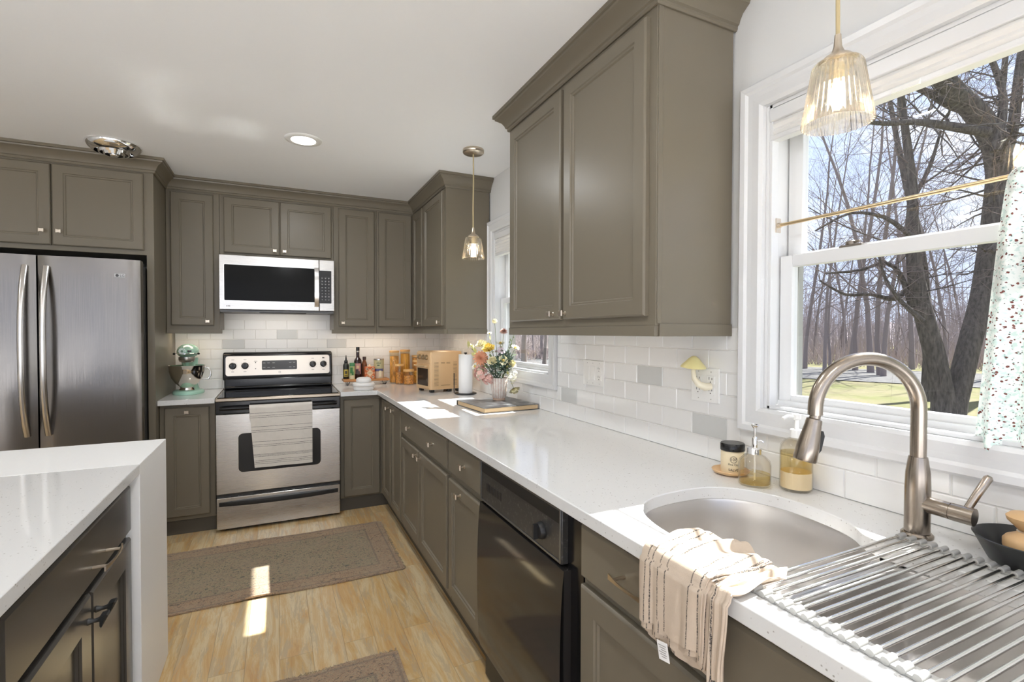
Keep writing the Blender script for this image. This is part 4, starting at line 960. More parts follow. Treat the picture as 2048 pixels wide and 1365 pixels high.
def cork(c): return c
t = thing('coaster', 'round pale wooden dish under the salve jar', 'dish', (1.300, 1.122, H))
build('dish', MB().lathe([(0, H + .0005), (.036, H + .0005), (.052, H + .006), (.0565, H + .013), (.055, H + .0145), (.050, H + .010), (.036, H + .0065), (0, H + .006)], (1.300, 1.122, 0), 40), mat('pale_beech', (.72, .48, .26), .45), t, smooth=50)
t = thing('salve_jar', 'small cream jar with a black lid on the wooden dish', 'jar', (1.302, 1.117, H + .007)); jx, jy = 1.302, 1.117; jz = H + .0067
bd = build('jar_body', MB().lathe([(0, jz), (.033, jz), (.0345, jz + .003), (.0345, jz + .066), (.031, jz + .070), (0, jz + .070)], (jx, jy, 0), 40), mat('cream_label_paper', (.74, .63, .43), .45), t, smooth=50)
build('lid', MB().lathe([(0, jz + .070), (.0360, jz + .070), (.0365, jz + .072), (.0365, jz + .090), (.034, jz + .093), (0, jz + .093)], (jx, jy, 0), 40), black_m, t, smooth=40)
def wrap(mb, cx, cy, r, ang, z):
    """wraps flat marks (x, y) around a cylinder facing the angle ang"""
    mb.v = [(cx + (r + p[2]) * math.cos(ang + p[0] / r), cy + (r + p[2]) * math.sin(ang + p[0] / r), z + p[1]) for p in mb.v]; return mb
angj = math.atan2(-jy, -jx) + .10
mb = text_mb('107', .012, Matrix.Translation((0, .046, .0003)), .0002)
ring = MB(); ring.lathe([(.0092, 0), (.0104, 0), (.0104, .0004), (.0092, .0004), (.0092, 0)], (0, .046, .0002), 24); mb._join(ring)
mb._join(text_mb('Pine City', .0085, Matrix.Translation((0, .030, .0003)), .0002)); mb._join(text_mb('SALVE', .011, Matrix.Translation((0, .013, .0003)), .0002))
build('label_print', wrap(mb, jx, jy, .0346, angj, jz), badgedark_m, bd, smooth=0)
t = thing('soap_dispenser', 'squat clear glass pump bottle of amber soap beside the wooden dish', 'soap dispenser', (1.269, 1.010, H)); px, py = 1.269, 1.010
build('bottle', MB().lathe([(0, H + .0008), (.041, H + .0008), (.0445, H + .004), (.0445, H + .062), (.041, H + .074), (.030, H + .085), (.019, H + .091), (.017, H + .098), (.0155, H + .098), (.017, H + .090), (.029, H + .082), (.039, H + .071), (.0425, H + .060), (.0425, H + .007), (0, H + .006)], (px, py, 0), 44), glass_m, t, smooth=50)
build('soap', MB().lathe([(0, H + .0065), (.0420, H + .0075), (.0420, H + .034), (0, H + .034)], (px, py, 0), 36), amber_m, t, smooth=50)
mb = MB().lathe([(0, H + .092), (.0195, H + .092), (.0195, H + .108), (.008, H + .110), (.008, H + .136), (.0065, H + .140), (.0035, H + .142), (.0035, H + .166), (.006, H + .168), (.011, H + .176), (.009, H + .178), (.004, H + .174), (0, H + .174)], (px, py, 0), 28); mb.tube([(px, py, H + .128), (px + .012, py - .012, H + .131), (px + .016, py - .016, H + .126)], .003, 10)
build('pump', mb, chrome_m, t, smooth=40)
build('dip_tube', MB().tube([(px, py, H + .092), (px + .006, py + .004, H + .012)], .0025, 8), plate_m, t)
t = thing('soap_bottle', 'tall glass bottle half full of cream soap behind the faucet head', 'soap bottle', (1.334, .926, H)); bx, by = 1.334, .926
build('bottle', MB().lathe([(0, H + .0008), (.038, H + .0008), (.0425, H + .006), (.0425, H + .112), (.040, H + .128), (.030, H + .142), (.015, H + .150), (.0135, H + .165), (.0120, H + .165), (.0135, H + .149), (.029, H + .139), (.038, H + .125), (.0408, H + .110), (.0408, H + .008), (0, H + .007)], (bx, by, 0), 44), glass_m, t, smooth=50)
build('cream_soap', MB().lathe([(0, H + .0075), (.0402, H + .0090), (.0402, H + .054), (0, H + .054)], (bx, by, 0), 36), mat('cream_liquid', (.80, .66, .43), .4), t, smooth=50)
build('amber_layer', MB().lathe([(0, H + .0545), (.0402, H + .0545), (.0402, H + .108), (0, H + .108)], (bx, by, 0), 36), thin_glass('pale_amber_soap', (.95, .88, .66), ior=1.2), t, smooth=50)
mb = MB().lathe([(0, H + .150), (.0165, H + .150), (.0165, H + .172), (.006, H + .175), (.006, H + .200), (.011, H + .203), (.011, H + .216), (0, H + .218)], (bx, by, 0), 24); mb.tube([(bx, by, H + .209), (bx - .022, by + .012, H + .210), (bx - .034, by + .018, H + .203)], .0050, 10); build('pump', mb, plate_m, t, smooth=40)
t = thing('iron_pan', 'small black cast iron pan on the counter right of the faucet', 'pan', (1.300, .425, H)); kx, ky = 1.300, .425
build('bowl', MB().lathe([(0, H + .0006), (.052, H + .0006), (.062, H + .006), (.082, H + .046), (.086, H + .052), (.083, H + .053), (.078, H + .046), (.058, H + .010), (0, H + .008)], (kx, ky, 0), 48), iron_m, t, smooth=50)
t = thing('dish_brush', 'round wooden dish brush standing in the black pan', 'dish brush', (1.303, .428, H + .01)); bx2, by2 = 1.304, .430
wood2 = mat('brush_beech_wood', (.62, .40, .20), .5); stiff = mat('tan_bristles', (.55, .40, .24), .9); q = N(stiff); q.bump(q.noise(q.map(q.wpos(), (400, 400, 20)), 1, 2), .6, .003)
build('bristles', MB().lathe([(0, H + .0095), (.030, H + .0095), (.036, H + .030), (0, H + .030)], (bx2, by2, 0), 30), stiff, t, smooth=40)
build('head', MB().lathe([(0, H + .030), (.037, H + .030), (.038, H + .034), (.038, H + .046), (.033, H + .053), (.020, H + .060), (.016, H + .066), (0, H + .066)], (bx2, by2, 0), 36), wood2, t, smooth=45)
mb = MB().lathe([(0, H + .066), (.015, H + .066), (.022, H + .074), (.032, H + .084), (.034, H + .092), (.028, H + .098), (.014, H + .101), (0, H + .101)], (bx2, by2, 0), 32); build('grip', mb, wood2, t, smooth=50)
build('neck_wire', MB().lathe([(.0165, H + .063), (.0185, H + .065), (.0165, H + .067), (.0155, H + .065), (.0165, H + .063)], (bx2, by2, 0), 24), nickel_m, t, smooth=60)
# ================================================================== far counter things
# --- stand mixer, its head pointing into the room
t = thing('stand_mixer', 'mint green stand mixer with a steel bowl on the short counter', 'stand mixer', (-.590, 4.26, H)); mx_, my_ = -.590, 4.215
P = [(mx_ + .098 * math.cos(a) * (1 if math.sin(a) < .2 else .78), my_ + .075 + (.150 if math.sin(a) > 0 else .165) * math.sin(a)) for a in [2 * PI * i / 40 for i in range(40)]]
mb = MB(); mb.rings([[(x, y, H + .001) for x, y in P], [(x, y, H + .012) for x, y in P], [(x, y, H + .022) for x, y in inset(P, .006)], [(x, y, H + .027) for x, y in inset(P, .018)]]); build('base', mb, mint_m, t, smooth=60)
mb = MB(); R = []
for z, yc, rx, ry in ((H + .020, 4.345, .062, .060), (H + .06, 4.352, .050, .046), (H + .13, 4.358, .046, .042), (H + .20, 4.352, .050, .050), (H + .255, 4.345, .054, .058)): R.append([(mx_ + rx * math.cos(2 * PI * i / 24), yc + ry * math.sin(2 * PI * i / 24), z) for i in range(24)])
mb.rings(R); build('column', mb, mint_m, t, smooth=70)
mb = MB(); R = []
for s in range(15):
    y = 4.105 + .315 * s / 14; e = math.sin(PI * min(1, (s + .35) / 7.5) / 2) if s < 7 else 1 - .35 * ((s - 7) / 7) ** 2; R.append([(mx_ + .068 * e * math.cos(2 * PI * i / 28), y, 1.217 + (.058 if math.sin(2 * PI * i / 28) > 0 else .046) * e * math.sin(2 * PI * i / 28)) for i in range(28)])
mb.rings(R); hd = build('motor_head', mb, mint_m, t, smooth=70)
mb = MB(); R = []
for s in range(11):
    y = 4.112 + .24 * s / 10; e = math.sin(PI * min(1, (s + .55) / 5) / 2) if s < 5 else 1; R.append([(mx_ + .0695 * e * math.cos(2 * PI * i / 28), y, 1.208 + .0045 * math.sin(2 * PI * i / 28)) for i in range(28)])
mb.rings(R); build('trim_band', mb, chrome_m, hd, smooth=70)
build('planetary_hub', MB().lathe([(0, 1.140), (.030, 1.142), (.046, 1.150), (.050, 1.160), (.050, 1.182), (0, 1.184)], (mx_, 4.215, 0), 32), steel_m, t, smooth=50)
build('beater_shaft', MB().lathe([(0, 1.06), (.010, 1.06), (.012, 1.13), (.016, 1.142), (0, 1.143)], (mx_, 4.215, 0), 20), mint_m, t, smooth=50)
mb = MB(); c0 = (mx_ - .012, 4.1035, 1.226)
for rr in (.011, .018): mb.lathe([(rr, 0), (rr + .0022, 0), (rr + .0022, .003), (rr, .003), (rr, 0)], (c0[0], c0[1] + rr * .55 - .004, c0[2]), 28, axis=(0, -1, 0))
build('attachment_hub', mb, steel_m, hd, smooth=60)
mb = MB().lathe([(0, 0), (.007, 0), (.009, .006), (.006, .016), (0, .018)], (mx_ + .025, 4.112, 1.226), 16, axis=(.2, -1, .1)); mb.box(mx_ + .022, mx_ + .044, 4.098, 4.108, 1.222, 1.232); build('hub_knob', mb, black_m, hd, smooth=40)
for s in (-1, 1): build('lever_knob', MB().ball((mx_ + s * .074, 4.20, 1.205), .009, .011, .008, 12, 8), black_m, hd)
mb = MB().lathe([(0, H + .029), (.046, H + .029), (.048, H + .034), (.040, H + .046), (.044, H + .056), (.072, H + .082), (.096, H + .120), (.108, H + .165), (.1115, H + .206), (.1135, H + .208), (.1095, H + .206), (.106, H + .165), (.094, H + .122), (.070, H + .086), (.040, H + .060), (0, H + .056)], (mx_, my_, 0), 48); bw = build('bowl', mb, mat('polished_bowl_steel', (.70, .66, .60), .08, 1), t, smooth=60)
mb = MB()
for dy in (-.006, .006): mb.tube([(mx_ + .110, my_ + dy, H + .192), (mx_ + .132, my_ + dy, H + .186), (mx_ + .147, my_ + dy, H + .160), (mx_ + .146, my_ + dy, H + .128), (mx_ + .130, my_ + dy, H + .104), (mx_ + .098, my_ + dy, H + .106)], .0042, 10)
build('bowl_handle', mb, chrome_m, bw, smooth=60)

# --- spice shelf
SZ = .9655
t = thing('spice_shelf', 'low wooden riser shelf holding bottles and tins beside the range', 'shelf', (.68, 4.37, H))
shw = mat('warm_acacia_wood', (.50, .22, .07), .4); q = N(shw); q.set(Base_Color=q.ramp(q.noise(q.map(q.wpos(), (6, 60, 60)), 2, 4), [(.35, (.36, .15, .045)), (.65, (.58, .28, .10))]))
build('board', MB().box(.493, .868, 4.298, 4.440, SZ - .0185, SZ - .0003), shw, t, bevel=.003)
for x in (.522, .832):
    mb = MB(); mb.tube([(x, 4.312, SZ - .018), (x + .006, 4.312, H + .003), (x + .006, 4.426, H + .003), (x, 4.426, SZ - .018)], .0024, 8); mb.tube([(x + .02, 4.312, SZ - .018), (x + .006, 4.312, H + .003)], .0024, 8); build('wire_leg', mb, iron_m, t)
def prints(name, marks, cx, cy, r, z, col, parent, ang=None):
    mb = MB()
    for (a, b, w, h) in marks: mb.grid(lambda u, v: (a + w * (u - .5), b + h * (v - .5), .0006), 8, 2)
    ang = math.atan2(-cy, -cx) if ang is None else ang
    return build(name, wrap(mb, cx, cy, r, ang, z), mat(name + '_ink', col, .5), parent, smooth=0)
# squeeze bottle
t = thing('squeeze_bottle', 'black squeeze bottle with a yellow label at the left end of the wooden shelf', 'bottle', (.523, 4.395, SZ)); c = (.523, 4.395, 0)
b = build('bottle', MB().lathe([(0, SZ), (.022, SZ), (.0245, SZ + .004), (.0245, SZ + .112), (.020, SZ + .128), (.012, SZ + .134), (0, SZ + .135)], c, 28), mat('dark_green_black_plastic', (.02, .022, .018), .3), t, smooth=50)
build('nozzle_cap', MB().lathe([(0, SZ + .134), (.0145, SZ + .134), (.0150, SZ + .152), (.008, SZ + .160), (.0045, SZ + .185), (.003, SZ + .200), (0, SZ + .201)], c, 20), black_m, t, smooth=50)
prints('label_panel', [(0, .050, .040, .060)], c[0], c[1], .0245, SZ, (.48, .36, .06), b); prints('label_emblem', [(0, .056, .018, .026), (0, .030, .026, .006)], c[0], c[1], .0250, SZ, (.06, .05, .02), b)
# green shaker
t = thing('seasoning_bottle', 'green topped seasoning bottle with a leafy label on the wooden shelf', 'bottle', (.567, 4.348, SZ)); c = (.567, 4.348, 0)
b = build('bottle', MB().lathe([(0, SZ), (.0215, SZ), (.0225, SZ + .003), (.0225, SZ + .108), (0, SZ + .109)], c, 28), mat('pale_green_label', (.42, .47, .22), .4), t, smooth=50)
build('cap', MB().lathe([(0, SZ + .1085), (.0225, SZ + .1085), (.0225, SZ + .134), (.020, SZ + .138), (0, SZ + .138)], c, 28), mat('green_cap', (.06, .22, .09), .35), t, smooth=40)
prints('leaf_print', [(-.006, .075, .022, .05), (.004, .05, .016, .03)], c[0], c[1], .0226, SZ, (.04, .17, .05), b); prints('base_print', [(0, .017, .050, .030)], c[0], c[1], .0226, SZ, (.70, .62, .40), b)
# tall dark bottle
t = thing('oil_bottle', 'tallest dark bottle with a pink label standing on the wooden shelf', 'bottle', (.618, 4.385, SZ)); c = (.618, 4.385, 0)
b = build('bottle', MB().lathe([(0, SZ), (.030, SZ), (.0325, SZ + .004), (.0325, SZ + .140), (.028, SZ + .160), (.016, SZ + .178), (.0135, SZ + .190), (.0135, SZ + .240), (0, SZ + .241)], c, 32), mat('dark_red_black_glass', (.025, .010, .010), .12), t, smooth=50)
build('cap', MB().lathe([(0, SZ + .238), (.0150, SZ + .238), (.0150, SZ + .268), (0, SZ + .269)], c, 24), black_m, t, smooth=40)
build('foil_ring', MB().lathe([(.0136, SZ + .226), (.0153, SZ + .226), (.0153, SZ + .237), (.0136, SZ + .237)], c, 24), mat('silver_foil', (.5, .47, .45), .3, .8), t, smooth=40)
prints('label_panel', [(0, .086, .050, .090)], c[0], c[1], .0325, SZ, (.52, .27, .24), b); prints('label_figure', [(-.006, .062, .022, .040), (.010, .050, .012, .030)], c[0], c[1], .0331, SZ, (.06, .04, .04), b); prints('label_sun', [(.0, .100, .022, .022)], c[0], c[1], .0331, SZ, (.70, .50, .30), b)
# amber bottle
t = thing('vinegar_bottle', 'slim amber brown bottle behind the orange tin on the wooden shelf', 'bottle', (.676, 4.412, SZ)); c = (.676, 4.412, 0)
build('bottle', MB().lathe([(0, SZ), (.021, SZ), (.0225, SZ + .003), (.0225, SZ + .120), (.018, SZ + .136), (.012, SZ + .150), (.012, SZ + .158), (0, SZ + .159)], c, 28), mat('amber_brown_glass', (.16, .055, .018), .12), t, smooth=50)
build('cap', MB().lathe([(0, SZ + .158), (.0145, SZ + .158), (.0145, SZ + .184), (0, SZ + .185)], c, 20), mat('brown_cap', (.05, .02, .012), .3), t, smooth=40)
# orange tin with diamonds
t = thing('patterned_tin', 'orange and cream tin with diamond pattern on the wooden shelf', 'tin', (.707, 4.338, SZ)); tx0, tx1, ty = .667, .747, 4.312
cream_m = mat('cream_print', (.78, .60, .38), .45); orange_m = mat('deep_orange_print', (.58, .13, .03), .4); diam_m = mat('dark_brown_print', (.05, .018, .012), .45)
tb_ = build('box', MB().box(tx0, tx1, ty, ty + .055, SZ, SZ + .102), orange_m, t, bevel=.002)
build('lid_knob', MB().lathe([(0, SZ + .102), (.014, SZ + .102), (.014, SZ + .108), (.008, SZ + .112), (.010, SZ + .118), (0, SZ + .121)], ((tx0 + tx1) / 2, ty + .028, 0), 20), cream_m, t, smooth=50)
def dia(mb, cx, cz, rx, rz, o, hole=0):
    y = ty - o
    if hole: mb.rings([[(cx - rx, y, cz), (cx, y, cz - rz), (cx + rx, y, cz), (cx, y, cz + rz)], [(cx - rx + hole, y, cz), (cx, y, cz - rz + hole), (cx + rx - hole, y, cz), (cx, y, cz + rz - hole)]], False, False)
    else: mb.add([(cx - rx, y, cz), (cx, y, cz - rz), (cx + rx, y, cz), (cx, y, cz + rz)], [(0, 1, 2, 3)])
cx, cz = (tx0 + tx1) / 2, SZ + .050; mb = MB(); dia(mb, cx, cz, .030, .036, .0008)
for sx in (-1, 1):
    for sz in (-1, 1): dia(mb, cx + sx * .024, cz + sz * .034, .0130, .0145, .0008)
for sx in (-1, 1): dia(mb, cx + sx * .0365, cz, .003, .010, .0008)
build('cream_diamonds', mb, cream_m, tb_, smooth=0); mb = MB()
for sx in (-1, 1):
    for sz in (-1, 1): dia(mb, cx + sx * .024, cz + sz * .034, .0070, .0080, .0014)
build('dark_diamonds', mb, diam_m, tb_, smooth=0); mb = MB()
dia(mb, cx, cz, .026, .031, .0014, .0022); build('diamond_outline', mb, orange_m, tb_, smooth=0)
mb = MB()
for i in range(5): mb.box(cx - .015 + i * .0065, cx - .0115 + i * .0065, ty - .0016, ty - .0006, cz - .003, cz + .003)
build('name_print', mb, diam_m, tb_, smooth=0)
# round can
t = thing('round_canister', 'round tin can with a green label at the right end of the wooden shelf', 'can', (.792, 4.375, SZ)); c = (.792, 4.375, 0)
b = build('can', MB().lathe([(0, SZ), (.0425, SZ), (.0425, SZ + .160), (0, SZ + .161)], c, 36), mat('sage_paper_label', (.50, .47, .27), .5), t, smooth=40)
build('lid', MB().lathe([(.0425, SZ + .155), (.0445, SZ + .155), (.0445, SZ + .166), (.040, SZ + .168), (0, SZ + .164)], c, 36), steel_m, t, smooth=40)
prints('blue_band', [(0, .072, .085, .022)], c[0], c[1], .0425, SZ, (.10, .11, .24), b); prints('cream_band', [(0, .030, .090, .054)], c[0], c[1], .0425, SZ, (.66, .52, .38), b); prints('bread_print', [(.012, .040, .020, .052)], c[0], c[1], .0432, SZ, (.82, .72, .50), b); prints('script_print', [(-.016, .130, .006, .008), (-.006, .131, .006, .010), (.004, .130, .006, .008), (.013, .130, .005, .009), (-.004, .112, .020, .010)], c[0], c[1], .0432, SZ, (.07, .10, .06), b)

# --- white lidded dish
t = thing('butter_dish', 'stacked white ceramic lidded dish near the counter corner', 'dish', (.602, 3.905, H)); c = (.602, 3.965, 0)
t.location = (.602, 3.965, H); WP[t.name] = Vector(t.location)
build('bowl', MB().lathe([(0, H + .0006), (.068, H + .0006), (.076, H + .006), (.079, H + .028), (0, H + .028)], c, 44), white_m, t, smooth=50)
build('lid', MB().lathe([(0, H + .029), (.078, H + .029), (.084, H + .036), (.084, H + .048), (.076, H + .058), (0, H + .060)], c, 44), white_m, t, smooth=60)
build('top_cup', MB().lathe([(0, H + .0605), (.050, H + .0605), (.058, H + .070), (.057, H + .082), (.048, H + .094), (.030, H + .098), (0, H + .099)], c, 40), white_m, t, smooth=60)

# --- storage jars with wooden lids
def jar(label, x, y, r, h, fill, fcol, kind):
    t = thing('storage_jar', label, 'jar', (x, y, H), 'glass jars with bamboo lids'); c = (x, y, 0)
    build('jar_glass', MB().lathe([(0, H + .0006), (r - .003, H + .0006), (r, H + .004), (r, H + h - .022), (r - .003, H + h - .018), (r - .006, H + h - .022), (r - .0035, H + .008), (0, H + .006)], c, 32), jarglass_m, t, smooth=50)
    build('lid', MB().lathe([(0, H + h - .017), (r + .001, H + h - .017), (r + .001, H + h - .002), (r - .001, H + h), (0, H + h)], c, 32), bamboo_m, t, smooth=40)
    nm = 'dry_' + kind + '_' + str(int(x * 1000)); m = mat(nm, fcol, .6); q = N(m); sc = {'pasta': (60, 60, 14), 'spaghetti': (260, 260, 4), 'beans': (70, 70, 70)}[kind]
    nn = q.noise(q.map(q.wpos(), sc), 1.2, 3, .6); q.set(Base_Color=q.ramp(nn, [(.38, tuple(k * .55 for k in fcol)), (.52, fcol), (.66, tuple(min(1, k * 1.35) for k in fcol))])); q.bump(nn, .8, .006)
    build('contents', MB().lathe([(0, H + .0085), (r - .0050, H + .0085), (r - .0050, H + fill), (0, H + fill + .004)], c, 28), m, t, smooth=50)
jar('tall glass jar of brown pasta at the left of the jar group', .930, 4.400, .042, .285, .235, (.72, .38, .10), 'pasta')
jar('tallest jar of orange spaghetti behind the short jars', 1.032, 4.425, .044, .292, .255, (.80, .42, .06), 'spaghetti')
jar('short jar with a pale wooden lid at the front left of the jar group', .950, 4.285, .037, .172, .100, (.62, .30, .07), 'beans')
jar('squat jar with a wide wooden lid at the front middle of the jar group', 1.012, 4.205, .045, .130, .078, (.66, .32, .08), 'beans')
jar('medium glass jar of noodles half hidden by the toaster oven', 1.108, 4.262, .046, .205, .110, (.80, .50, .14), 'beans')
jar('amber jar peeking out at the back of the jar group', 1.135, 4.430, .040, .240, .215, (.66, .32, .08), 'pasta')

# --- toaster oven
TA = (1.013, 3.540, 0); w_, d_, zb_, zt_ = .268, .232, H + .022, H + .305
t = thing('toaster_oven', 'pale gold toaster oven turned sideways on the counter', 'toaster oven', (TA[0], TA[1], H)); MT = Matrix.Translation(TA) @ Matrix.Rotation(math.radians(11), 4, 'Z')
def tb(name, mb, m, parent=t, **k): return build(name, mb.xf(MT), m, parent, **k)
P = rrect(0, w_, 0, d_, .012, 4); mb = MB(); mb.rings([[(x, y, zb_) for x, y in P], [(x, y, zt_ - .012) for x, y in P], [(x, y, zt_ - .003) for x, y in inset(P, .003)], [(x, y, zt_) for x, y in inset(P, .012)]]); body = tb('body', mb, gold_m, smooth=50)
for (lx_, ly_) in ((.012, .02), (.150, .004), (.225, .004), (.012, .19), (.225, .19)): tb('foot', MB().box(lx_, lx_ + .030, ly_, ly_ + .030, H + .0006, zb_ + .001), blackplastic_m, bevel=.002)
vent_m = mat('vent_shadow_gold', (.20, .13, .06), .6)
def slots(x0, x1, z0, z1, n):
    mb = MB()
    for i in range(n):
        z = z0 + (z1 - z0) * i / max(1, n - 1); mb.box(x0, x1, -.0008, .002, z - .0013, z + .0013)
    return tb('vent_louvers', mb, vent_m, body, smooth=0)
slots(.030, .066, H + .052, H + .222, 19); slots(.190, .222, H + .052, H + .222, 19); slots(.086, .118, H + .214, H + .222, 2); slots(.132, .164, H + .214, H + .222, 2); slots(.086, .164, H + .052, H + .053, 1)
tb('control_fascia', MB().box(-.004, .004, .010, d_ - .010, H + .218, zt_ - .010), gold_m, body, bevel=.002)
dk_gold = mat('bronze_knob', (.42, .30, .17), .25, .7)
for i, yy in enumerate((.050, .105, .165)): tb('knob', MB().lathe([(0, 0), (.019, 0), (.019, .004), (.016, .016), (0, .018)], (-.004, yy, H + .262), 24, axis=(-1, 0, 0)), dk_gold, body, smooth=40)
do = tb('door', MB().box(-.006, .002, .008, d_ - .008, H + .030, H + .212), gold_m, body, bevel=.002); tb('door_window', MB().box(-.0072, -.005, .030, d_ - .030, H + .050, H + .178), mat('brown_oven_glass', (.055, .035, .022), .08), do)
mb = MB(); mb.tube([(-.030, .025, H + .196), (-.030, d_ - .025, H + .196)], .006, 12); mb.box(-.030, -.004, .030, .038, H + .192, H + .200); mb.box(-.030, -.004, d_ - .038, d_ - .030, H + .192, H + .200); tb('door_handle', mb, brass_m, do, smooth=50)

# --- paper towel
t = thing('paper_towel_holder', 'black paper towel holder beside the toaster oven', 'paper towel holder', (1.236, 3.405, H)); c = (1.236, 3.405, 0)
build('base', MB().lathe([(0, H + .0006), (.080, H + .0006), (.081, H + .003), (.080, H + .007), (0, H + .008)], c, 40), blackplastic_m, t, smooth=40)
build('post', MB().lathe([(0, H + .006), (.006, H + .006), (.006, H + .292), (.012, H + .294), (.012, H + .300), (0, H + .302)], c, 16), blackplastic_m, t, smooth=40)
build('tension_arm', MB().tube([(1.160, 3.438, H + .006), (1.160, 3.438, H + .150)], .0035, 10), blackplastic_m, t)
mb = MB().lathe([(.018, H + .0085), (.050, H + .0085), (.0505, H + .012), (.0505, H + .284), (.050, H + .287), (.018, H + .287), (.018, H + .0085)], c, 48)
tag(build('paper_towel_roll', mb, paper_m, smooth=40), 'white roll of paper towels on the black holder', 'paper towel roll')

# --- art book and vase
BA = (1.186, 2.722, H); MBk = Matrix.Translation(BA) @ Matrix.Rotation(math.radians(4), 4, 'Z')
t = thing('art_book', 'large dark covered book lying flat under the flower vase', 'book', BA)
cov = mat('black_and_white_photo_cover', (.05, .05, .05), .3); q = N(cov); n1 = q.noise(q.obj(), 9, 3, .5, dist=.8); n2 = q.noise(q.map(q.obj(), loc=(3, 1, 0)), 26, 4, .6)
q.set(Base_Color=q.mix(q.ramp(n2, [(.52, 0), (.66, .8)]), q.ramp(n1, [(.45, (.035, .035, .036)), (.60, (.14, .14, .14)), (.70, (.42, .42, .42))]), (.02, .02, .02)))
pg = mat('tan_page_edges', (.62, .45, .26), .8); q = N(pg); q.bump(q.noise(q.map(q.wpos(), (1, 1, 900)), 1, 1), .4, .001)
build('pages', MB().box(-.172, .172, -.188, .188, .0035, .0275).xf(MBk), pg, t)
mb = MB(); mb.box(-.178, .178, -.194, .194, .0006, .0035); mb.box(-.178, .178, -.194, .194, .0275, .0305); mb.box(-.178, .178, .1885, .194, .0035, .0275); build('cover', mb.xf(MBk), cov, t, bevel=.0008)
VX, VY, VZ = 1.236, 2.800, H + .0312
t = thing('ribbed_vase', 'fluted cream and rose ceramic vase of flowers on the dark book', 'vase', (VX, VY, VZ))
vm = mat('cream_rose_glaze', (.74, .66, .58), .35); q = N(vm); sx = q.n('SeparateXYZ', {0: q.obj()}); an = q.math('ARCTAN2', sx.outputs[1], sx.outputs[0]); st = q.math('ABSOLUTE', q.math('SINE', q.math('MULTIPLY', an, 9)))
q.set(Base_Color=q.mix(q.ramp(q.noise(q.obj(), 60, 3), [(.4, 0), (.6, 1)]), q.mix(q.ramp(st, [(.10, 1), (.35, 0)]), (.78, .73, .66), (.45, .26, .20)), q.mix(q.ramp(st, [(.15, 1), (.45, 0)]), (.72, .62, .55), (.50, .30, .24))))
rb = lambda j, z: .0016 * abs(math.sin(PI * j / 8)) * (1 if z > VZ + .016 else 0)
build('vase', MB().lathe([(0, VZ), (.036, VZ), (.0375, VZ + .003), (.0375, VZ + .014), (.043, VZ + .020), (.0485, VZ + .08), (.0530, VZ + .135), (.0515, VZ + .138), (.048, VZ + .132), (.043, VZ + .08), (.035, VZ + .02), (0, VZ + .016)], (VX, VY, 0), 144, rib=rb), vm, t, smooth=50)
build('foot', MB().lathe([(.030, VZ + .0), (.0385, VZ + .0), (.0385, VZ + .013), (.030, VZ + .013)], (VX, VY, 0), 40), mat('bare_clay_foot', (.50, .36, .27), .7), t, smooth=40)

# ------------------------------------------------------------------ silk flowers, stem by stem
stem_g = mat('flower_stem_green', (.16, .20, .09), .6); leaf_d = mat('dark_eucalyptus_leaf', (.10, .15, .11), .55); leaf_l = mat('pale_yellow_green_leaf', (.52, .50, .20), .55); leaf_g = mat('soft_green_leaf', (.24, .32, .16), .55)
def pm(name, c):
    m = mat(name, c, .7, spec=.2); m.node_tree.nodes['Principled BSDF'].inputs['Subsurface Weight'].default_value = .0; return m
pet = {k: pm(k + '_petals', c) for k, c in dict(yellow=(.80, .62, .16), cream=(.84, .78, .52), peach=(.72, .36, .22), blush=(.74, .46, .40), white=(.84, .82, .72), lilac=(.60, .50, .54), dusty=(.55, .34, .28)).items()}
eye_m = mat('flower_eye', (.45, .33, .08), .8)
def petal(mb, c, up, a, tilt, l, w, curl=.3):
    """one curved petal: grows from c around the axis up, turned by a and opened by tilt"""
    up = Vector(up).normalized(); ref = Vector((1, 0, 0)) if abs(up.x) < .8 else Vector((0, 1, 0)); e1 = (ref - up * ref.dot(up)).normalized(); e2 = up.cross(e1)
    rad = e1 * math.cos(a) + e2 * math.sin(a); sd = up.cross(rad); vs = []; n = 4
    for i in range(n + 1):
        s = i / n; tl = tilt + curl * s; d = Vector(c) + (rad * math.sin(tl) + up * math.cos(tl)) * (l * s); ww = w * math.sin(PI * (.12 + .80 * s)) * .5
        nn = (up * math.sin(tl) - rad * math.cos(tl)); vs += [d - sd * ww + nn * (ww * .25), d, d + sd * ww + nn * (ww * .25)]
    fs = []
    for i in range(n): fs += [(3 * i, 3 * i + 1, 3 * i + 4, 3 * i + 3), (3 * i + 1, 3 * i + 2, 3 * i + 5, 3 * i + 4)]
    mb.add(vs, fs)
def leaf(mb, c, d, l, w, rn):
    d = Vector(d).normalized(); sd = d.cross(Vector((rn.uniform(-.4, .4), rn.uniform(-.4, .4), 1))).normalized(); n = d.cross(sd); c = Vector(c); vs = []
    for s, ww in ((0, .08), (.3, .8), (.6, 1), (.85, .6), (1, .05)): p = c + d * (l * s) - n * (l * .25 * s * s); vs += [p - sd * w * ww * .5, p + n * w * .08 * ww, p + sd * w * ww * .5]
    fs = []
    for i in range(4): fs += [(3 * i, 3 * i + 1, 3 * i + 4, 3 * i + 3), (3 * i + 1, 3 * i + 2, 3 * i + 5, 3 * i + 4)]
    mb.add(vs, fs)
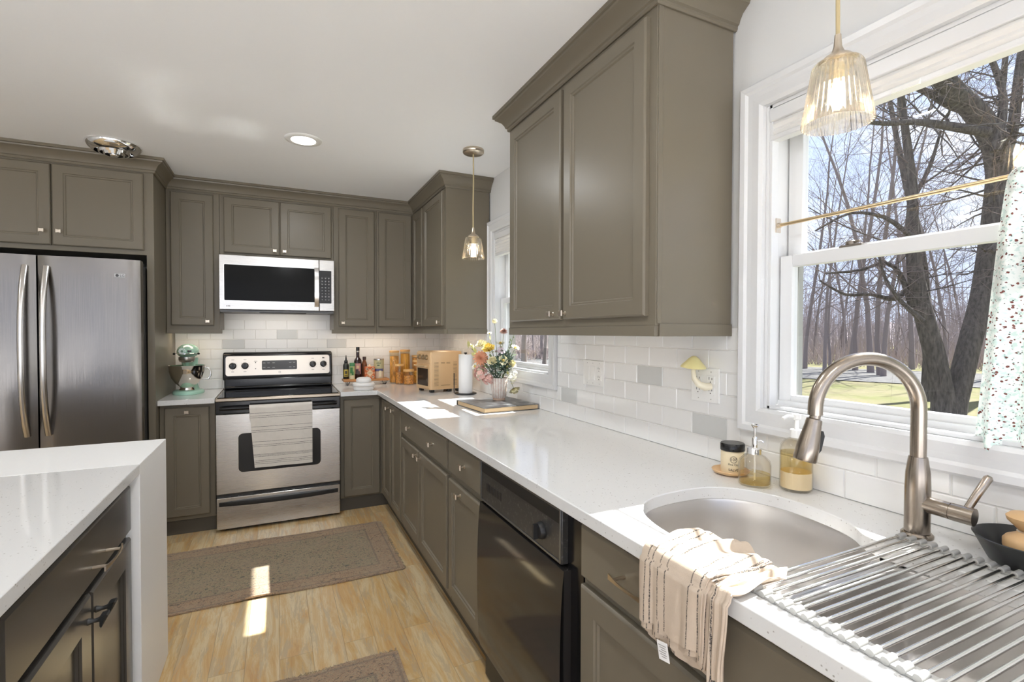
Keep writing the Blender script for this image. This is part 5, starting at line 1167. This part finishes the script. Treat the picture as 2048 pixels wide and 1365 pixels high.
def flower(label, pos, kind, col, r, seed, up=None, leaves=0, lm=None, name='silk_flower', cat='flower'):
    r *= 1.0 if kind in ('pompom', 'twig', 'bush') else 1.22
    rn = random.Random(seed); p = Vector(pos); a = rn.uniform(0, 6.28); b = Vector((VX + .018 * math.cos(a), VY + .018 * math.sin(a), VZ + .022 + rn.random() * .01)); top = Vector((VX + (p.x - VX) * .30, VY + (p.y - VY) * .30, VZ + .150))
    hv = Vector((top.x - VX, top.y - VY, 0)); 
    if hv.length > .034: hv = hv.normalized() * .034; top.x, top.y = VX + hv.x, VY + hv.y
    t = thing(name, label, cat, b, 'silk flowers in the ribbed vase'); mid = top.lerp(p, .5) + Vector((0, 0, .035 if p.z < VZ + .2 else .008))
    pts = [b, b.lerp(top, .6), top, top.lerp(mid, .55) + Vector((0, 0, .004)), mid, mid.lerp(p, .6), p]; build('stem', MB().tube(pts, [.0020] * 4 + [.0018, .0016, .0014], 6), stem_g, t, smooth=60)
    up = Vector(up) if up else ((p - mid).normalized() + Vector((-.25, -.55, .25))).normalized(); mb = MB(); ctr = None
    if kind == 'rose':
        for k, (n, tl, f) in enumerate(((4, .25, .62), (5, .55, .85), (6, .95, 1.0), (7, 1.30, 1.05))):
            for i in range(n): petal(mb, p, up, 2 * PI * i / n + k * .6 + rn.uniform(-.15, .15), tl, r * f, r * 1.15, -.45 if k < 3 else -.1)
    elif kind == 'dahlia':
        for k, (n, tl) in enumerate(((8, .3), (11, .65), (13, 1.0), (14, 1.35), (13, 1.7))):
            for i in range(n): petal(mb, p, up, 2 * PI * i / n + k * .3, tl + rn.uniform(-.08, .08), r * (.65 + .09 * k), r * .34, .15)
    elif kind == 'daisy':
        for k in range(2):
            for i in range(11): petal(mb, p, up, 2 * PI * i / 11 + k * .28, 1.25 - .25 * k, r, r * .45, .1)
        ctr = MB().ball(p + up * (r * .16), r * .34, n=12, m=8)
    elif kind == 'cluster':
        for i in range(34):
            v = Vector((rn.gauss(0, 1), rn.gauss(0, 1), rn.gauss(0, 1))).normalized() * r * rn.uniform(.65, 1); u2 = (v + up * r * .3).normalized()
            for j in range(4): petal(mb, p + v, u2, j * PI / 2 + i, 1.25, r * .32, r * .34, .1)
    elif kind == 'pompom':
        for i in range(90):
            z = 1 - 2 * (i + .5) / 90; a2 = i * 2.39996; v = Vector((math.sqrt(1 - z * z) * math.cos(a2), math.sqrt(1 - z * z) * math.sin(a2), z)); petal(mb, p + v * r * .55, v, a2, .25, r * .5, r * .34, .2)
    elif kind == 'sprig':
        q0 = top.lerp(p, .35)
        for i in range(24):
            s = i / 23; c = q0.lerp(p, s) + Vector((rn.uniform(-1, 1), rn.uniform(-1, 1), rn.uniform(-1, 1))) * r * .5; dd = ((p - q0).normalized() + Vector((rn.uniform(-1, 1), rn.uniform(-1, 1), rn.uniform(-.4, .8)))).normalized(); leaf(mb, c, dd, r * rn.uniform(.7, 1.1), r * .55, rn)
    elif kind == 'bush':
        for i in range(190):
            v = Vector((rn.gauss(0, 1), rn.gauss(0, 1), rn.gauss(0, .8))); v = v.normalized() * r * rn.uniform(.3, 1); leaf(mb, p + v * .9, (v.normalized() + Vector((rn.uniform(-.6, .6), rn.uniform(-.6, .6), rn.uniform(-.3, .6)))).normalized(), .026 * rn.uniform(.7, 1.2), .016, rn)
    elif kind == 'twig':
        for i in range(7):
            c = mid.lerp(p, i / 6); mb.ball(c + Vector((rn.uniform(-.008, .008), rn.uniform(-.008, .008), 0)), .004, .003, .006, 8, 6)
    build('foliage' if kind in ('sprig', 'bush') else 'buds' if kind == 'twig' else 'blossom', mb, col, t, smooth=70, recalc=False)
    if ctr: build('flower_eye', ctr, eye_m, t)
    if leaves:
        mb = MB()
        for i in range(leaves): c = mid.lerp(p, rn.uniform(-.3, .8)); leaf(mb, c, Vector((rn.uniform(-1, 1), rn.uniform(-1, 1), rn.uniform(-.2, .7))), .038, .016, rn)
        build('leaves', mb, lm or leaf_g, t, smooth=70, recalc=False)
flower('cream pompom flower standing highest above the vase', (1.212, 2.814, 1.432), 'pompom', pet['cream'], .0165, 1)
flower('dusty pink bloom on a long stem near the top of the bouquet', (1.262, 2.790, 1.368), 'dahlia', pet['dusty'], .022, 2)
flower('airy white blossom spray at the upper left of the bouquet', (1.186, 2.835, 1.352), 'daisy', pet['white'], .014, 3, leaves=5, lm=leaf_l)
flower('yellow green leaf sprig reaching out to the left of the bouquet', (1.074, 2.870, 1.268), 'sprig', leaf_l, .030, 4)
flower('large yellow rose at the upper left of the bouquet', (1.168, 2.800, 1.252), 'rose', pet['yellow'], .036, 5, leaves=4)
flower('paler yellow rose tucked beside the large yellow rose', (1.136, 2.836, 1.278), 'rose', pet['cream'], .032, 6)
flower('peach dahlia at the left of the bouquet', (1.120, 2.815, 1.205), 'dahlia', pet['peach'], .040, 7, up=(-.35, -.9, .25), leaves=4, lm=leaf_d)
flower('blush pink cluster hanging low at the left of the vase', (1.118, 2.815, 1.112), 'cluster', pet['blush'], .040, 8, leaves=4)
flower('second blush cluster just left of the vase rim', (1.160, 2.795, 1.074), 'cluster', pet['blush'], .028, 9)
flower('yellow eyed cream daisy in the middle of the bouquet', (1.236, 2.745, 1.190), 'daisy', pet['cream'], .027, 10, up=(-.3, -.9, .3))
flower('lilac speckled filler bloom above the central daisy', (1.240, 2.790, 1.240), 'cluster', pet['lilac'], .024, 11)
flower('pale green star flower right of the yellow roses', (1.250, 2.812, 1.290), 'daisy', pet['white'], .024, 12, leaves=4, lm=leaf_l)
flower('white five petal flower out at the far right of the bouquet', (1.326, 2.762, 1.262), 'daisy', pet['white'], .024, 13, leaves=3)
flower('cream flower low at the right of the bouquet', (1.300, 2.765, 1.160), 'rose', pet['cream'], .028, 14, leaves=4, lm=leaf_l)
flower('white trailing blossom below the cream flower on the right', (1.306, 2.755, 1.098), 'cluster', pet['white'], .028, 15, leaves=3)
flower('pale yellow bloom drooping lowest at the right of the vase', (1.312, 2.750, 1.018), 'rose', pet['cream'], .030, 16, up=(.1, -.5, -.6), leaves=3, lm=leaf_l)
flower('small white flower at the left edge of the bouquet', (1.100, 2.850, 1.150), 'daisy', pet['white'], .022, 17, leaves=5, lm=leaf_g)
flower('pale yellow flower filling the left centre of the bouquet', (1.182, 2.770, 1.180), 'rose', pet['cream'], .030, 18, leaves=3)
flower('dark grey green foliage filling the middle of the bouquet', (1.222, 2.780, 1.150), 'bush', leaf_d, .075, 19, name='foliage_stem', cat='foliage')
flower('dark foliage sprig at the right middle of the bouquet', (1.272, 2.790, 1.185), 'bush', leaf_d, .056, 20, name='foliage_stem', cat='foliage')
flower('thin dark budded twig leaning right above the bouquet', (1.322, 2.770, 1.352), 'twig', stem_g, .01, 21, name='budded_twig', cat='twig')
flower('shorter dark budded twig leaning right beside the taller twig', (1.300, 2.776, 1.318), 'twig', stem_g, .01, 22, name='budded_twig', cat='twig')
# ================================================================== outdoors
GZ = -.75                                         # lawn level below the kitchen floor
gm = mat('early_spring_lawn', (.3, .32, .12), .95, spec=.1); q = N(gm); p = q.wpos()
c = q.mix(q.ramp(q.noise(p, .5, 5, .65), [(.38, 0), (.62, 1)]), (.155, .16, .06), (.205, .18, .10)); c = q.mix(q.ramp(q.noise(p, 9, 4, .7), [(.45, 0), (.7, .5)]), c, (.23, .20, .14)); c = q.mix(q.ramp(q.noise(p, 40, 3), [(.4, 0), (.7, .35)]), c, (.095, .10, .04))
q.set(Base_Color=c)
def on_ground(u, v, z=GZ):
    uu, vv = u - 1024, v - 682.5; a = math.sin(ROLL), math.cos(ROLL); x_ = a[1] * uu + a[0] * vv; y_ = -a[0] * uu + a[1] * vv
    d = _f * FPX + _r * x_ + Vector((0, 0, 1)).lerp(_r.cross(_f), 1) * (-y_); tt = (z - EYE.z) / d.z; return EYE + d * tt
def at_depth(u, v, D):
    """a point of the place seen in that direction, D metres ahead"""
    uu, vv = u - 1024, v - 682.5; a = math.sin(ROLL), math.cos(ROLL); x_ = a[1] * uu + a[0] * vv; y_ = -a[0] * uu + a[1] * vv
    return EYE + _f * D + _r * (x_ / FPX * D) - _r.cross(_f) * (y_ / FPX * D)
mb = MB(); mb.grid(lambda u, v: (XR + WT + .02 + 150 * u ** 1.6, -70 + 190 * v, GZ + .015 * math.sin(u * 9) * math.sin(v * 7) - .01), 40, 40); struct(build('lawn', mb, gm, smooth=0))
pm_ = mat('pale_gravel_drive', (.46, .44, .41), 1, spec=0); q = N(pm_); q.set(Base_Color=q.ramp(q.noise(q.wpos(), 6, 4, .7), [(.35, (.13, .127, .12)), (.65, (.20, .193, .18))]))
ndir = Vector((math.sin(math.radians(62)), math.cos(math.radians(62)), 0)); tdir = Vector((ndir.y, -ndir.x, 0))
mb = MB()
def strip(u, v): p = ndir * (26 + 9 * v + 1.0 * math.sin(u * 6)) + tdir * (-60 + 120 * u); return (p.x, p.y, GZ + .022)
mb.grid(strip, 50, 4); mb.v = [(max(x, XR + .6), y, z) for x, y, z in mb.v]; struct(build('driveway', mb, pm_, smooth=0))
bounce_m = mat('pale_bounce_ground', (.84, .84, .83), .9); struct(build('bounce_ground', MB().box(-14, 4, YF - 12, YF - .14, -.10, -.02), bounce_m)); struct(build('side_bounce_ground', MB().box(-14, XL - .14, YF - .14, 8, -.10, -.02), bounce_m))  # unseen pale ground added to bounce sunlight up to the ceiling

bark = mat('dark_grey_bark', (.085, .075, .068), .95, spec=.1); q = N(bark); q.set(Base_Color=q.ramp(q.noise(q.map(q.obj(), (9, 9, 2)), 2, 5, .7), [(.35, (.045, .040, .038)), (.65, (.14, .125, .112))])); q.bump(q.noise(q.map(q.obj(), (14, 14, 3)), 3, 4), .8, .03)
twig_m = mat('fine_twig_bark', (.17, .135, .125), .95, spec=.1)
haze_bark = mat('far_hazed_bark', (.21, .18, .175), .95, spec=.1)  # bark lightened so the colour carries the distance haze
brush_m = mat('far_hazed_brush', (.36, .30, .28), .95, spec=.05)  # brush tone raised, haze painted into it too
def branch(mbs, rn, p, d, l, r, depth, nmax, up=.15, sides=None, wig=.22):
    """grows one limb and its forks; thick limbs go to mbs[0], fine twigs to mbs[1]"""
    n = max(4, int(l / (.4 if depth < 2 else .25))); n = min(n, 8); wig = .22 if depth < 2 else .42; pts = [p.copy()]; d = d.normalized(); kids = []
    for i in range(n):
        d = (d + Vector((rn.gauss(0, wig), rn.gauss(0, wig), rn.gauss(0, wig) + up)) * (1.0 / n) * 1.6).normalized(); pts.append(pts[-1] + d * (l / n)); kids.append((pts[-1], d.copy(), i / n))
    rs = [r * (1 - .62 * i / n) for i in range(n + 1)]; tgt = mbs[0] if r > .018 else mbs[1]
    tgt.tube(pts, rs, 7 if r > .08 else 5 if r > .03 else 3, cap=False)
    if depth >= nmax: return
    k = 3 if depth < 2 else 4 if depth < nmax - 1 else 3
    for j in range(k + (2 if l > 2.5 else 0)):
        q0, dd, s = kids[rn.randrange(max(1, n // 3), n)]; ax = Vector((rn.gauss(0, 1), rn.gauss(0, 1), rn.gauss(0, .6) + .25)); ax = (ax - dd * ax.dot(dd)); 
        if ax.length < .01: continue
        nd = (dd * rn.uniform(.55, 1.0) + ax.normalized() * rn.uniform(.5, 1.0)).normalized(); branch(mbs, rn, q0, nd, l * rn.uniform(.42, .70), r * (1 - .62 * s) * rn.uniform(.40, .62), depth + 1, nmax, up, sides, wig)
    branch(mbs, rn, pts[-1], (d + Vector((rn.gauss(0, .2), rn.gauss(0, .2), .1))).normalized(), l * .62, rs[-1], depth + 1, nmax, up, sides, wig)
def limb_path(pts, D, radii, mb, dz=None):
    P = [at_depth(u, v, D + (dz[i] if dz else 0)) for i, (u, v) in enumerate(pts)]
    # smooth the path
    Q = []; R = []
    for i in range(len(P) - 1):
        for s in (0, .34, .67): Q.append(P[i].lerp(P[i + 1], s)); R.append(radii[i] + (radii[i + 1] - radii[i]) * s)
    Q.append(P[-1]); R.append(radii[-1]); Q2 = [Q[0]] + [(Q[i - 1] + Q[i] * 2 + Q[i + 1]) / 4 for i in range(1, len(Q) - 1)] + [Q[-1]]
    mb.tube(Q2, R, 12, cap=True); return Q2, R
# --- the big forked tree on the lawn
D0 = 12.6; root = on_ground(1893, 832)
D0 = (root - EYE).dot(_f)
t = thing('forked_tree', 'large dark forked tree on the lawn right outside the sink window', 'tree', root, )
px = D0 / FPX * .74
tm, tw = MB(), MB(); rn = random.Random(21)
trunkA, RA = limb_path([(1892, 850), (1888, 800), (1868, 700), (1848, 630), (1832, 560), (1822, 470), (1826, 380), (1815, 300), (1800, 190), (1795, 60)], D0, [36 * px, 27 * px, 24 * px, 22 * px, 19 * px, 15 * px, 12 * px, 10 * px, 8 * px, 5 * px], tm)
trunkB, RB = limb_path([(1896, 850), (1912, 800), (1935, 700), (1962, 600), (1978, 500), (1990, 420), (2000, 340), (1985, 270), (1945, 215), (1895, 170), (1850, 110), (1820, 40)], D0, [36 * px, 27 * px, 26 * px, 25 * px, 26 * px, 28 * px, 30 * px, 30 * px, 27 * px, 24 * px, 22 * px, 18 * px], tm, [0, 0, .1, .2, .3, .3, .3, .2, 0, -.3, -.6, -.9])
limbs = [([(1975, 262), (1900, 250), (1830, 240), (1770, 246), (1700, 238)], [13, 11, 8, 6, 4]), ([(1960, 225), (1900, 210), (1850, 180), (1800, 160)], [14, 11, 9, 7]), ([(1995, 340), (2025, 260), (2035, 150), (2050, 40)], [18, 14, 11, 8]), ([(1990, 300), (2010, 200), (1985, 120), (1950, 70), (1900, 40)], [12, 9, 7, 5, 4]),
         ([(1832, 560), (1790, 600), (1740, 585), (1690, 590), (1640, 560)], [9, 7, 5, 4, 2.5]), ([(1826, 620), (1800, 540), (1768, 520), (1720, 540), (1650, 545)], [8, 6, 5, 4, 2.5]), ([(1980, 500), (2020, 460), (2080, 440)], [8, 6, 4]), ([(1845, 640), (1800, 600), (1770, 560), (1755, 500)], [7, 5, 4, 2.5]), ([(1822, 470), (1770, 430), (1700, 420), (1630, 460)], [7, 5, 3.5, 2]), ([(1824, 400), (1860, 330), (1880, 260)], [6, 5, 3])]
for P_, r_ in limbs:
    Q, R = limb_path(P_, D0 + rn.uniform(-.6, .6), [a * px for a in r_], tm)
    for i in range(3, len(Q), 1):
        for _ in range(2):
            a = Vector((rn.gauss(0, 1), rn.gauss(0, 1), rn.gauss(0, 1) + .2)).normalized(); branch((tm, tw), rn, Q[i], a, rn.uniform(.8, 1.7), max(.010, R[i] * .30), 2, 4, .05)
for Q, R in ((trunkA, RA), (trunkB, RB)):
    for i in range(11, len(Q)):
        for _ in range(2):
            a = Vector((rn.gauss(0, 1), rn.gauss(0, 1), rn.gauss(0, .6) + .1)).normalized(); branch((tm, tw), rn, Q[i], a, rn.uniform(1.0, 2.1), max(.012, R[i] * .12), 2, 4, .03)
build('trunk', tm, bark, t, smooth=70, recalc=False); build('twigs', tw, twig_m, t, smooth=0, recalc=False)
# --- single trees: built once per kind, then copied
def make_tree(name, label, seed, h, r, depth, m, lean=0, cat='tree', spread=.9, forks=7, start=.22, m2=None):
    rn = random.Random(seed); t = thing(name, label, cat, (0, 0, 0)); tm, tw = MB(), MB(); n = 9; pts = []; p = Vector((0, 0, -.15)); d = Vector((lean, 0, 1)).normalized(); rs = []
    for i in range(n + 1):
        pts.append(p.copy()); rs.append(r * (1.25 if i == 0 else 1 - .80 * i / n)); d = (d + Vector((rn.gauss(0, .05), rn.gauss(0, .05), .04))).normalized(); p = p + d * (h / n)
    tm.tube(pts, rs, 9, cap=True)
    for i in range(forks):
        s = start + (1 - start) * (i + rn.random()) / forks; k = min(n - 1, int(s * n)); f = s * n - k; q0 = pts[k].lerp(pts[k + 1], f); a = rn.uniform(0, 2 * PI)
        branch((tm, tw), rn, q0, Vector((math.cos(a) * spread, math.sin(a) * spread, rn.uniform(.35, 1.1))), h * rn.uniform(.16, .30) * (1.15 - s * .5), rs[k] * rn.uniform(.28, .45), 1, depth, .12)
    build('trunk', tm, m, t, smooth=70, recalc=False); build('twigs', tw, m2 or m, t, smooth=0, recalc=False); return t
def put(proto, first, u, D, v=None, rz=0, sc=1.0, label=None, group=None):
    g = at_depth(u, 682, D); loc = (g.x, g.y, GZ - .02)
    if first:
        proto.location = loc; proto.rotation_euler = (0, 0, rz); proto.scale = (sc,) * 3
        if label: proto['label'] = label
        if group: proto['group'] = group
        return proto
    return dup(proto, loc, rz, label, (sc,) * 3, group)
A = make_tree('lawn_tree', 'straight dark trunk standing just left of the forked tree', 31, 13, .17, 4, bark, .02, start=.34, m2=twig_m)
put(A, True, 1858, 15.5, rz=.4)
B = make_tree('lawn_tree', 'leaning thin trunk right of the forked tree', 32, 12, .15, 4, bark, -.16, start=.34, m2=twig_m); put(B, True, 1978, 15.2, rz=-.43 + PI)
put(A, False, 1988, 15.4, rz=2.2, sc=1.05, label='upright trunk rising behind the leaning thin trunk')
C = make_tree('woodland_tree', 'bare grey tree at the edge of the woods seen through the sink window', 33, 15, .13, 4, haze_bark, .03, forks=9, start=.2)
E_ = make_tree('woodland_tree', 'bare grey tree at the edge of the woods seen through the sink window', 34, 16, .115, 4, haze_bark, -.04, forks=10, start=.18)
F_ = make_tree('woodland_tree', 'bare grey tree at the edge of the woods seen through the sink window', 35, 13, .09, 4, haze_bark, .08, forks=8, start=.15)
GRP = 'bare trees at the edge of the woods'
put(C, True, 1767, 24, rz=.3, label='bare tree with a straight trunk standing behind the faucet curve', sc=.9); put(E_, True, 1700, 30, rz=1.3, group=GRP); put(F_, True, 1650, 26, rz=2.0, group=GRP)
rn = random.Random(77); LBL = 'bare grey tree at the edge of the woods seen through the sink window'
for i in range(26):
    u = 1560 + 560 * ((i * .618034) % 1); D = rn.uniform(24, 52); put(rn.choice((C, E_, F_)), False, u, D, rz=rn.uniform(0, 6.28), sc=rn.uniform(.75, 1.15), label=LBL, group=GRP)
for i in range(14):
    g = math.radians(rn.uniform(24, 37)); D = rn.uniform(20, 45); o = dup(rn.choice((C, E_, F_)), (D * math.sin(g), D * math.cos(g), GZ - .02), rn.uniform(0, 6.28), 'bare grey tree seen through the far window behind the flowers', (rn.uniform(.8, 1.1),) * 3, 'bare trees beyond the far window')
# --- far woods and undergrowth nobody could count
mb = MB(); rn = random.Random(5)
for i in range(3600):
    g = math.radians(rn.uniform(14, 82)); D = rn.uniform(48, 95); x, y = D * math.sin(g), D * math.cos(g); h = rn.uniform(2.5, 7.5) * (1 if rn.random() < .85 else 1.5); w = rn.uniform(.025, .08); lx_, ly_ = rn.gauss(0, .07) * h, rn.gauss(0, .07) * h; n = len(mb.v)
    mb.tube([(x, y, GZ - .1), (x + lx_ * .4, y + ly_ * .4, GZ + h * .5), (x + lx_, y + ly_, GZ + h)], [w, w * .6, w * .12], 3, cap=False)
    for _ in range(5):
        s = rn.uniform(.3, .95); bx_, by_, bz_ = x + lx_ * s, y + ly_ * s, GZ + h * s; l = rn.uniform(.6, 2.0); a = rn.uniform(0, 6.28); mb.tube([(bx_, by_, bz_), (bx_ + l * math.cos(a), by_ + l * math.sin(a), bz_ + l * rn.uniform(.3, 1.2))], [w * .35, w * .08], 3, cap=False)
stuff(tag(build('far_woods', mb, mat('far_hazed_woods', (.34, .30, .30), 1, spec=0), smooth=0, recalc=False), 'hazy mass of thin far trees behind the lawn', 'woods'))  # pale colour stands in for haze over the woods
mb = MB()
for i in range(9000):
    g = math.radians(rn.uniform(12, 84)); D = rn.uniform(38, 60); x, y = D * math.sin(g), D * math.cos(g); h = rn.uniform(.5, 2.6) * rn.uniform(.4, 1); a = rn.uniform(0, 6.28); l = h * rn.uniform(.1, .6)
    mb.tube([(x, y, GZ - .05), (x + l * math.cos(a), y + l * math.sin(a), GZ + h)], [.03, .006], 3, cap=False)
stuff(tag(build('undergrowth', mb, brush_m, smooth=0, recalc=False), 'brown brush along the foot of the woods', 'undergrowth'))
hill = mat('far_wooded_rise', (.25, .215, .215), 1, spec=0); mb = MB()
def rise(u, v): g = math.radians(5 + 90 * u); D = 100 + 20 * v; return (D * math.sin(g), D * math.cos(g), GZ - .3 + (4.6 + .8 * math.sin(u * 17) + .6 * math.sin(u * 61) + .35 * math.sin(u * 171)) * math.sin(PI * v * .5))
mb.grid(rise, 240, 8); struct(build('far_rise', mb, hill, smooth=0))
